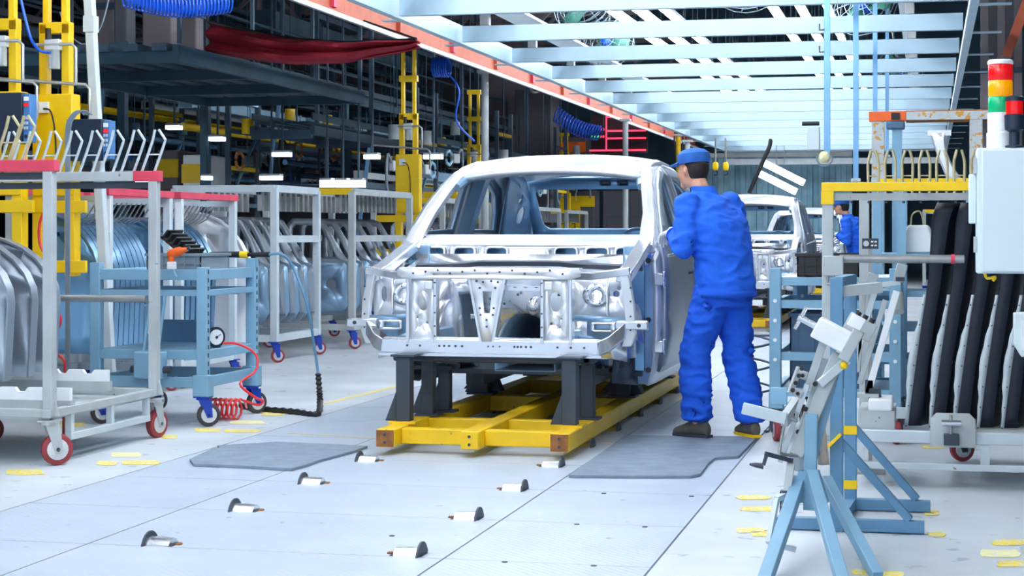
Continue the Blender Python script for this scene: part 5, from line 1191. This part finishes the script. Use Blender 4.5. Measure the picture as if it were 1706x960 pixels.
# ================================================================== BACKGROUND, left hall
def lng(name, X, z, y0, y1, w, h, m, t): return MB().b2((X - w / 2, y0, z - h / 2), (X + w / 2, y1, z + h / 2)).build(name, m, t)
PLAT = []
def platform(X, z, y0, y1, w, label, m='dark_green', deckm='dark_beam', posts=True, hang_=True, step=3.2, rail=True):
    t = T('steel_platform', label, 'platform', (X, (y0 + y1) / 2, 0))
    for x in (X - w / 2, X + w / 2):
        lng('edge_beam', x, z, y0, y1, .08, .13, m, t); lng('kick_plate', x, z + .2, y0, y1, .02, .1, deckm, t)
        if rail:
            for dz in (.45, .85): lng('hand_rail', x, z + dz, y0, y1, .04, .04, m, t)
    for j in range(4): MB().b2((X - w / 2 + w * (j + .15) / 4, y0, z + .1), (X - w / 2 + w * (j + .75) / 4, y1, z + .13)).build('deck_plank', deckm, t)
    y = y0; k = 0
    while y < y1:
        MB().b2((X - w / 2, y - .05, z - .12), (X + w / 2, y + .05, z)).build('joist', m, t)
        if rail:
            for x in (X - w / 2, X + w / 2): MB().b2((x - .02, y - .02, z), (x + .02, y + .02, z + .87)).build('rail_post', m, t)
        if posts and k % 2 == 0:
            for x in (X - w / 2, X + w / 2): MB().b2((x - .06, y - .06, 0), (x + .06, y + .06, z)).build('leg', m, t)
        if hang_ and k % 2 == 1:
            for x in (X - w / 2, X + w / 2): MB().b2((x - .03, y - .03, z), (x + .03, y + .03, 9.85)).build('hanger', m, t)
        if k % 3 == 1: MB().bar((X + w / 2, y, z + .1), (X + w / 2 - .25, y + .1, z - 1.5), .05).build('brace', 'panelblue', t)
        y += step; k += 1
    PLAT.append((t, (X, z, y0, y1, w)))
    return t
platform(-10.9, 3.7, 24.5, 52, 1.3, 'dark green overhead platform with railings, nearest on the left')
platform(-13.2, 4.1, 22, 55, 1.8, 'dark upper platform behind the red drape', 'dark_beam', 'dark_panel', True, True, 3.6)
platform(-9.0, 2.75, 24.3, 40, .9, 'narrow low platform above the left racks', 'dark_beam', 'dark_green', False, True, 2.8, False)
platform(-15.5, 3.0, 24, 56, 2.4, 'wide low platform deep in the left hall', 'dark_green', 'dark_beam', True, False, 4, False)
platform(-17.8, 5.2, 30, 58, 2.0, 'high platform deepest in the left hall', 'dark_beam', 'dark_panel', True, True, 4)
platform(4.6, 3.7, 16, 52, 1.6, 'brown-grey platform right of the canopy', 'dark_beam', 'pale_column', True, True, 3)
# ducts, trays and pipes under the platforms
rnd = random.Random(3)
kinds = [('cable_tray', 'dark_beam', .35, .1, 'grey cable tray running deep into the left hall'), ('air_duct', 'dark_green', .4, .3, 'dark teal air duct running along the left hall'),
         ('pipe_run', 'yellow', .08, .08, 'yellow pipe running along the left hall'), ('pipe_run', 'panelblue', .07, .07, 'pale blue pipe running along the left hall'), ('guide_rail', 'rackgrey', .12, .1, 'pale grey guide rail high in the left hall'),
         ('overhead_rail', 'benchblue', .2, .16, 'teal overhead rail along the left hall')]
for t, (X0, z0, ya_, yb_, wd_) in PLAT:
    for i in range(9):
        nm, m_, w_, h_, lab = kinds[[5, 0, 1, 2, 3, 4, 0, 5, 3][i]]
        X = X0 - wd_ / 2 + .1 + (wd_ - .2) * ((i * 5) % 9 + .5) / 9; z = z0 - .35 - 1.5 * ((i * 4) % 9) / 9 * (1 if z0 > 3.3 else .6)
        if i in (2, 6) and z0 > 3: z = z0 + 1.2 + .3 * i / 6
        y0 = rnd.uniform(ya_, ya_ + 8); y1 = min(yb_, y0 + rnd.uniform(8, 24))
        if nm == 'pipe_run': q = MB().cyl((X, y0, z), (X, y1, z), w_ * .7, n=10).build(nm, m_, t)
        elif nm == 'cable_tray':
            q = MB().b2((X - w_ / 2, y0, z), (X + w_ / 2, y1, z + .015)).build(nm, m_, t)
            for s in (-1, 1): MB().b2((X + s * w_ / 2 - .01, y0, z), (X + s * w_ / 2 + .01, y1, z + h_)).build('tray_side', m_, q)
            for k in range(3): MB().cyl((X - .08 + .08 * k, y0, z + .05), (X - .08 + .08 * k, y1, z + .05), .025, n=6).build('cable', 'black', q)
        else:
            q = lng(nm, X, z, y0, y1, w_, h_, m_, t)
            for k in range(int((y1 - y0) / 2.5)): MB().b2((X - w_ / 2 - .02, y0 + 2.5 * k, z - h_ / 2 - .02), (X + w_ / 2 + .02, y0 + 2.5 * k + .06, z + h_ / 2 + .02)).build('joint_band', m_, q)
        y = y0 + .6
        while y < y1: MB().b2((X - .012, y - .012, min(z, z0)), (X + .012, y + .012, max(z, z0))).build('drop_rod', 'dark_beam', q); y += 3.3
t = T('mezzanine_deck', 'dark steel mezzanine deck under the pale columns at the upper left', 'platform', (-8.9, 21, 3.2))
for k in range(7): MB().b2((-9.95 + .33 * k, 17.6, 3.2), (-9.78 + .33 * k, 24, 3.28)).build('deck_plank', 'dark_beam', t)
for x in (-10.0, -7.7): lng('edge_beam', x, 3.17, 17.6, 24, .07, .18, 'dark_green', t)
for y in (17.7, 19.8, 21.9, 23.9):
    MB().b2((-10, y - .04, 3.08), (-7.7, y + .04, 3.2)).build('joist', 'dark_green', t)
    for x in (-10.0, -7.7): MB().b2((x - .02, y - .02, 3.28), (x + .02, y + .02, 9.85)).build('hanger', 'dark_beam', t)
# tall pale columns and thin uprights
for i, (u, Y, w_, m_, lab) in enumerate([(268, 19.2, .36, 'pale_column', 'broad pale column at the upper left, first behind the blue coil'), (318, 20.5, .24, 'pale_column', 'pale column beside the red drape'), (208, 18.6, .16, 'dark_panel', 'dark column left of the broad pale one'), (182, 19.6, .24, 'pale_column', 'grey column nearest the white pole'),
                                     (520, 40, .3, 'pale_column', 'grey-pink column below the red drape'), (480, 38, .22, 'dark_panel', 'slim dark column below the middle of the drape'), (565, 42, .22, 'pale_column', 'slim grey column below the right of the drape'), (610, 44, .9, 'dark_panel', 'wide dark panel column left of the yellow lift'), (425, 36, .22, 'pale_column', 'slim grey column below the left of the drape'), (770, 46, 1.4, 'dark_panel', 'wide dark wall pier above the car'),
                                     (845, 44, 1.0, 'pale_column', 'grey wall pier left of the display board')]):
    q = at(u, 390, Y); zb = 3.28 if i < 4 else 0; t = T('hall_column', lab, 'column', (q.x, Y, zb))
    MB().b2((q.x - w_ / 2, Y - .12, zb), (q.x + w_ / 2, Y + .12, 9.8)).build('shaft', m_, t, bevel=.02); MB().b2((q.x - w_ / 2 - .04, Y - .16, zb), (q.x + w_ / 2 + .04, Y + .16, zb + .12)).build('base', 'dark_beam', t)
    MB().b2((q.x - w_ / 2 - .02, Y - .14, 3.9), (q.x + w_ / 2 + .02, Y + .14, 3.98)).build('collar', 'dark_beam', t)
# roof trusses across the left hall
for k, (Y, z) in enumerate([(27, 5.6), (34, 5.2), (42, 5.4), (50, 5.6)]):
    t = T('roof_truss', 'dark lattice truss spanning the left hall, %s' % ['nearest', 'second', 'third', 'farthest'][k], 'truss', (-13, Y, z))
    for dz in (0, 1.1): MB().b2((-24, Y - .06, z + dz - .06), (-6.6, Y + .06, z + dz + .06)).build('chord', 'pale_column', t)
    x = -24; i = 0
    while x < -7:
        MB().bar((x, Y, z + (0 if i % 2 else 1.1)), (x + 1.1, Y, z + (1.1 if i % 2 else 0)), .07).build('lattice', 'pale_column', t); x += 1.1; i += 1
    for x in (-23, -15, -7): MB().b2((x - .04, Y - .04, z + 1.1), (x + .04, Y + .04, 9.85)).build('hanger', 'pale_column', t)
# red drape
rows = []
for i in range(25):
    s = i / 24; u = 346 + 350 * s; top_ = 36 + 30 * s + 16 * math.sin(math.pi * s); hgt = 50 * (1 - s) + 14 * s + 6 * math.sin(math.pi * s)
    rows.append([at(u, top_ + hgt * j / 8, 18.8) + V((0, .1 * math.sin(j * 1.5 + s * 4) + .05 * math.sin(i * .9), 0)) for j in range(9)])
t = T('red_drape', 'dark red cloth drape sagging across the upper left', 'drape', at(520, 70, 18.8))
MB().grid(rows).build('cloth', 'drape', t, solid=.02); MB().tube([r_[0] for r_ in rows], .02, 6).build('rope', 'black', t)
for r_, e in ((rows[0], V((rows[0][0].x, 18.8, 9.85))), (rows[-1], V((-6.02, 18.8, 3.6)))): MB().tube([r_[0], e], .012, 5).build('tie_rope', 'black', t)
# bright work lamps in the distance, most of them added to light the clutter
for k, (u, v, Y, w_, lab) in enumerate([(452, 297, 24.15, .3, 'added work lamp above the nearer door rack'), (545, 304, 24.15, .17, 'left of three bright work lamps over the door racks'), (571, 304, 24.15, .17, 'middle of three bright work lamps over the door racks'), (597, 304, 24.15, .17, 'right of three bright work lamps over the door racks'),
                                   (206, 291, 24.15, .3, 'bright work lamp just right of the prong forks'), (290, 213, 24.15, .2, 'small added lamp under the near platform'), (470, 258, 24.15, .25, 'added lamp strip below the low platform'), (362, 232, 24.15, .2, 'added pale lamp strip under the upper platform'), (345, 297, 24.15, .12, 'small round-looking added lamp above the pale rack'), (240, 303, 24.15, .2, 'added lamp low behind the prong forks'), (620, 262, 24.15, .2, 'added lamp strip left of the yellow lift column'), (722, 262, 24.15, .25, 'added lamp strip right of the yellow lift column')]):
    q = at(u, v, Y); t = T('work_lamp', lab, 'lamp', q)
    MB().b2(q + V((-w_ / 2, -.08, .03)), q + V((w_ / 2, .08, .06))).build('housing', 'rackgrey', t); MB().b2(q + V((-w_ / 2, -.08, -.07 if 540 < u < 600 else -.025)), q + V((w_ / 2, .07, .03))).build('diffuser', 'far_lamp', t)
    MB().b2(q + V((-.012, 0, .06)), V((q.x + .012, q.y + .024, 9.85))).build('hanger_rod', 'dark_beam', t)
# machines behind the pink racks
def machine(u0, u1, v0, Y, d, label, ms, band=True):
    a, b = at(u0, v0, Y), at(u1, v0, Y); t = T('machine_cabinet', label, 'machine', ((a.x + b.x) / 2, Y + d / 2, 0))
    MB().b2((a.x, Y, 0), (b.x, Y + d, a.z)).build('case', ms[0], t, bevel=.02)
    if band: MB().b2((a.x - .01, Y - .015, a.z - .42), (b.x + .01, Y + .02, a.z - .14)).build('yellow_band', ms[1], t)
    MB().b2((a.x + .1, Y - .02, .5), (b.x - .1, Y, a.z - .6)).build('door', ms[0], t, bevel=.01); MB().b2((b.x - .2, Y - .05, .9), (b.x - .16, Y - .02, 1.1)).build('handle', 'black', t)
machine(304, 342, 258, 25, .9, 'white machine cabinet with a yellow band above the pink racks', ('white', 'yellow'))
machine(262, 296, 250, 25.5, .8, 'yellow and grey machine cabinet left of the white one', ('pale_column', 'yellow'))
machine(858, 918, 150, 41, 1, 'tall grey machine cabinet above the car roof', ('dark_panel', 'orange'), False)
machine(925, 975, 228, 47, 1, 'dark machine with orange band below the blue coil', ('dark_panel', 'orange'))
for k, (u0, u1, v0, Y) in enumerate([(1004, 1075, 318, 40), (905, 990, 318, 46), (700, 780, 330, 36), (560, 640, 330, 34), (400, 520, 322, 33)]):
    machine(u0, u1, v0, Y, .8, ['dark cabinet seen through the right of the windscreen', 'dark cabinet seen through the middle of the windscreen', 'low dark cabinet seen at the left of the windscreen', 'low dark cabinet behind the yellow-barred rack', 'low dark cabinet behind the nearer door rack'][k], ('dark_panel', 'yellow'), k == 1)
# standing yellow frames seen through the windscreen
for k, (u, Y) in enumerate([(938, 46), (720, 30)]):
    q = at(u, 300, Y); t = T('yellow_frame', 'yellow steel frame seen through the windscreen, %s' % ['middle', 'left'][k], 'frame', (q.x, Y, 0))
    for dx in (-.4, .4): MB().b2((q.x + dx - .06, Y - .06, 0), (q.x + dx + .06, Y + .06, 1.95)).build('post', 'yellow', t)
    for z in (1.3, 1.6, 1.95): MB().b2((q.x - .45, Y - .05, z - .05), (q.x + .45, Y + .05, z + .05)).build('crossbar', 'yellow', t)
# LED board
a, b = at(985, 192, 42), at(1078, 255, 42)
t = T('display_board', 'dark red display board with glowing red grid lines', 'display board', ((a.x + b.x) / 2, 42, b.z))
MB().b2((a.x, 42, b.z), (b.x, 42.12, a.z)).build('screen', 'led_board', t)
def px(u0, v0, u1, v1, m_, nm): p, q = at(u0, v0, 41.985), at(u1, v1, 41.985); MB().b2((p.x, 41.975, q.z), (q.x, 42, p.z)).build(nm, m_, t)
for v in (194, 217, 229.5, 249.5): px(1010 if v < 240 else 982, v, 1076, v + 1.8, 'led_red', 'grid_line')
px(1009, 192, 1011, 250, 'led_red', 'grid_line')
for r_, v in ((0, 214), (1, 226)):
    for k in range(5): px(986 + 4.5 * k, v, 988.6 + 4.5 * k, v + 3.2, 'led_green' if k < 3 else 'led_red', 'digit')
for x in (a.x + .3, b.x - .3): MB().b2((x - .03, 42.03, a.z), (x + .03, 42.09, 9.85)).build('hanger', 'dark_beam', t)
# slim poles over the car roof
for k, (u, Y, vt) in enumerate([(808, 26, 120), (1042, 34, 200), (1130, 40, 225), (1145, 36, 235)]):
    q = at(u, vt, Y); t = T('slim_post', 'slim %s post over the car roof, %s' % (['grey', 'grey', 'yellow', 'grey'][k], ['beside the second yellow lift', 'before the red display board', 'just left of the worker', 'closest to the worker cap'][k]), 'post', (q.x, Y, 0))
    MB().cyl((q.x, Y, 0), (q.x, Y, q.z), .055, n=12).build('shaft', ['rackgrey', 'rackgrey', 'yellow', 'rackgrey'][k], t); MB().box((q.x, Y, q.z), (.2, .2, .04)).build('top_plate', 'rackgrey', t); MB().box((q.x, Y, .01), (.25, .25, .02)).build('base_plate', 'rackgrey', t)
# strip curtain at the end of the line
xa, xb = at(1178, 300, 47.5).x, at(1420, 300, 47.5).x
t = T('strip_curtain', 'pale blue plastic strip curtain closing the end of the line', 'curtain', ((xa + xb) / 2, 47.5, 3.3))
MB().b2((xa, 47.45, 3.28), (xb, 47.6, 3.4)).build('rail', 'rackgrey', t)
n = 26
for k in range(n):
    x = xa + (xb - xa) * (k + .5) / n; MB().box((x, 47.5 + .03 * (k % 2), 1.66), ((xb - xa) / n * .95, .012, 3.24), rz=rnd.uniform(-.25, .25)).build('strip', 'strip', t)
# twin bright light panels in front of the curtain
for k, (u, v, lab) in enumerate([(1306, 289, 'upper of two tilted bright light panels at the end of the line'), (1293, 304, 'lower of two tilted bright light panels at the end of the line')]):
    q = at(u, v, 44); M_ = Matrix.Rotation(R(27), 3, 'Y') @ Matrix.Rotation(R(-62), 3, 'X'); t = T('light_panel', lab, 'lamp', q)
    MB().box(q, (1.05, .15, .03), M=M_).build('diffuser', 'far_lamp', t); MB().box(q + M_ @ V((0, 0, .03)), (1.1, .18, .03), M=M_).build('housing', 'white', t)
    MB().b2(q + V((-.01, .1, .04)), V((q.x + .01, q.y + .12, 3.4 + 6.45))).build('hanger_rod', 'wire', t)
# yellow hoist hooks and cables by the worker's head
for k, u in enumerate((1192, 1209)):
    q = at(u, 278, 40.95); t = T('hoist_block', '%s yellow hoist block hanging behind the worker cap' % ['left', 'right'][k], 'hoist', q)
    MB().loft([[q + V((x * w_, y * w_, z)) for x, y in ((-1, -1), (1, -1), (1, 1), (-1, 1))] for z, w_ in ((-.09, .04), (-.05, .065), (.06, .065), (.11, .04))]).build('block', 'amber_lens' if False else 'yellow', t, bevel=.02)
    MB().cyl(q + V((0, 0, .1)), V((q.x, q.y, 3.45)), .02, n=6).build('chain', 'tube_steel', t); MB().tube([q + V((.05 * math.cos(R(a)), 0, -.14 + .05 * math.sin(R(a)))) for a in range(90, -150, -20)], .015, 5).build('hook', 'darksteel', t)
tag(MB().tube(spl([V((at(1284, 240, 40.97).x, 40.97, 3.42)), at(1282, 244, 40.97), at(1274, 262, 40.97), at(1262, 290, 40.97), at(1248, 322, 40.97)], 4), .05, 6).build('drop_cable', 'black'), 'thick dark cable slanting down before the light panels', 'cable')
# fans above the canopy
def fan():
    t = T('ceiling_fan', '', 'fan')
    for k, r_ in enumerate((.12, .22, .32, .4)):
        for s in (-1, 1): MB().tube([(r_ * math.cos(R(a)), s * (.12 - .2 * r_), r_ * math.sin(R(a))) for a in range(0, 361, 18)], .006, 4).build('guard_ring', 'wire', t)
    for a in range(0, 360, 24):
        c_, s_ = math.cos(R(a)), math.sin(R(a)); MB().tube([(.06 * c_, -.11, .06 * s_), (.32 * c_, -.06, .32 * s_), (.41 * c_, 0, .41 * s_), (.32 * c_, .06, .32 * s_)], .005, 4).build('guard_wire', 'wire', t)
    for a in range(0, 360, 120):
        c_, s_ = math.cos(R(a)), math.sin(R(a)); m = MB(); m.grid([[(r_ * c_ - w_ * s_, .02 * w_ / .08, r_ * s_ + w_ * c_) for w_ in (-.09, 0, .09)] for r_ in (.07, .2, .34)]); m.build('blade', 'fan_green', t, solid=.006)
    MB().lathe((0, -.1, 0), (0, 1, 0), [(0, .03), (.03, .07), (.2, .07), (.22, .03)], 16).build('hub', 'blue_hose', t); MB().cyl((0, .06, .3), (0, .06, 5.6), .02, n=6).build('hanger_rod', 'rackgrey', t)
    return t
f0 = fan()
for k, (u, v, Y, lab) in enumerate([(975, 70, 21, 'wire-guarded fan hanging above the canopy, left of middle'), (1245, 15, 19.5, 'wire-guarded fan at the top edge of the canopy, middle'), (838, 14, 18.5, 'wire-guarded fan at the top left of the canopy'), (1440, 66, 22, 'wire-guarded fan right of the drop poles'), (1010, 110, 25.5, 'small distant fan above the canopy, left'), (1500, 150, 31, 'small distant fan above the canopy, right')]):
    q = at(u, v, Y); z = max(q.z, 4.02)
    o = f0 if k == 0 else copy_tree(f0); o.location = (q.x, Y, z); o.rotation_euler = (R(-25), 0, R(20 * (k % 3 - 1))); o['label'] = lab
# cables draped along the orange beam
for k, (u0, v0, u1, v1, Y) in enumerate([(868, 112, 912, 146, 27), (880, 118, 905, 140, 28)]):
    a, b = at(u0, v0, Y), at(u1, v1, Y + 2); c_ = (a + b) / 2 + V((-.05, 0, -.22))
    tag(MB().tube(spl([a, c_, b], 6), .02, 6).build('power_cable', 'black'), ['black cable sagging under the orange beam', 'second black cable sagging under the orange beam'][k], 'cable')
# right hall: rust brace and pale wall panels
t = T('rust_brace', 'rust-coloured diagonal steel brace at the top right corner', 'brace', at(1680, 60, 20))
MB().bar(at(1712, 0, 20), at(1676, 95, 20), .1, .12, up=(0, 1, 0)).build('bar', 'orange_beam', t); q = at(1676, 95, 20); MB().bar(q, V((q.x, 20, 0)), .06).build('post', 'dark_beam', t)
for k in range(5):
    q = at(1640 + 14 * k, 60, 34); t = T('wall_panel', 'brown-grey wall panel high at the upper right', 'panel', (q.x, 34, 0), 'wall panels at the upper right')
    MB().b2((q.x - .07, 34, 0), (q.x + .07, 34.06, 7)).build('sheet', ['pale_column', 'dark_panel'][k % 2], t); MB().b2((q.x - .07, 33.97, 4.2), (q.x + .07, 34, 4.3)).build('strap', 'dark_beam', t)
# lattice of racks behind the right-hand rack
for k, (x, y) in enumerate([(1.2, 15.5), (1.0, 19.5), (.6, 25), (.2, 31), (-.1, 38)]):
    dup(rackE, (x + 1.0, y, 0), ['grey rack beyond the gantry, nearest on the right', 'grey rack beyond the gantry, second on the right', 'grey rack beside the distant worker', 'grey rack behind the distant worker', 'farthest grey rack on the right'][k])

# hanging welding guns and tool balancers crowding the left hall
def weld_gun(v):
    t = T('weld_gun', '', 'weld gun'); r_ = random.Random(v)
    MB().box((0, 0, 0), (.34, .12, .16)).build('body', ['darksteel', 'crate', 'rackgrey'][v % 3], t, bevel=.02)
    for s in (-1, 1): MB().tube([(.16, 0, s * .05), (.34, 0, s * .12), (.5, 0, s * .09), (.54, 0, s * .02)], .03, 6).build('jaw', ['rust', 'tube_steel', 'benchblue'][v % 3], t)
    MB().tube(spl([(-.15, 0, .05), (-.4, 0, .15), (-.45, 0, -.3), (-.2, 0, -.45)], 4), .03, 6).build('cable', ['black', 'blue_hose', 'grey_hose'][v % 3], t)
    MB().cyl((0, 0, .4), (0, 0, .62), .12, n=10).build('balancer', ['yellow', 'dark_green', 'rackgrey'][v % 3], t)
    MB().cyl((0, 0, .08), (0, 0, 7), .008, n=5).build('wire_rope', 'dark_beam', t)
    return t
wg = [weld_gun(v) for v in range(3)]
desc = ['dark weld gun with a yellow balancer hanging in the left hall', 'grey weld gun with blue cable hanging in the left hall', 'pale weld gun with a grey balancer hanging in the left hall']
for i in range(30):
    o = wg[i] if i < 3 else copy_tree(wg[i % 3]); Y = 24.8 + 18 * i / 30; o.scale = (.62, .62, .9)
    o.scale = (.7, .7, 1); o.location = ([-9.72, -11.78, -7.85][i % 3], Y, rnd.uniform(2.1, 2.75)); o.rotation_euler.z = R(90 if i % 4 else -90) + rnd.uniform(-.2, .2)
    o['label'] = desc[i % 3]; o['group'] = desc[i % 3].split(' hanging')[0]
# upright scaffold frames deep in the left hall
for k in range(9):
    X = [-10.1, -12.18, -8.3][k % 3]; Y = 25.6 + 1.9 * k
    t = T('scaffold_frame', 'blue-grey scaffold frame in the left hall, %s nearest' % ORD[k], 'frame', (X, Y, 0))
    for dy in (-.6, .6): MB().b2((X - .035, Y + dy - .035, 0), (X + .035, Y + dy + .035, 3.3 + .2 * (k % 3))).build('upright', 'dark_beam', t)
    for z in (1.7, 2.25, 2.8, 3.25): MB().b2((X - .03, Y - .63, z - .03), (X + .03, Y + .63, z + .03)).build('rung', ['dark_beam', 'panelblue', 'yellow', 'dark_green'][(k + int(z * 3)) % 4], t)
    MB().bar((X, Y - .6, 1.7), (X, Y + .6, 2.8), .04).build('brace', 'panelblue', t)
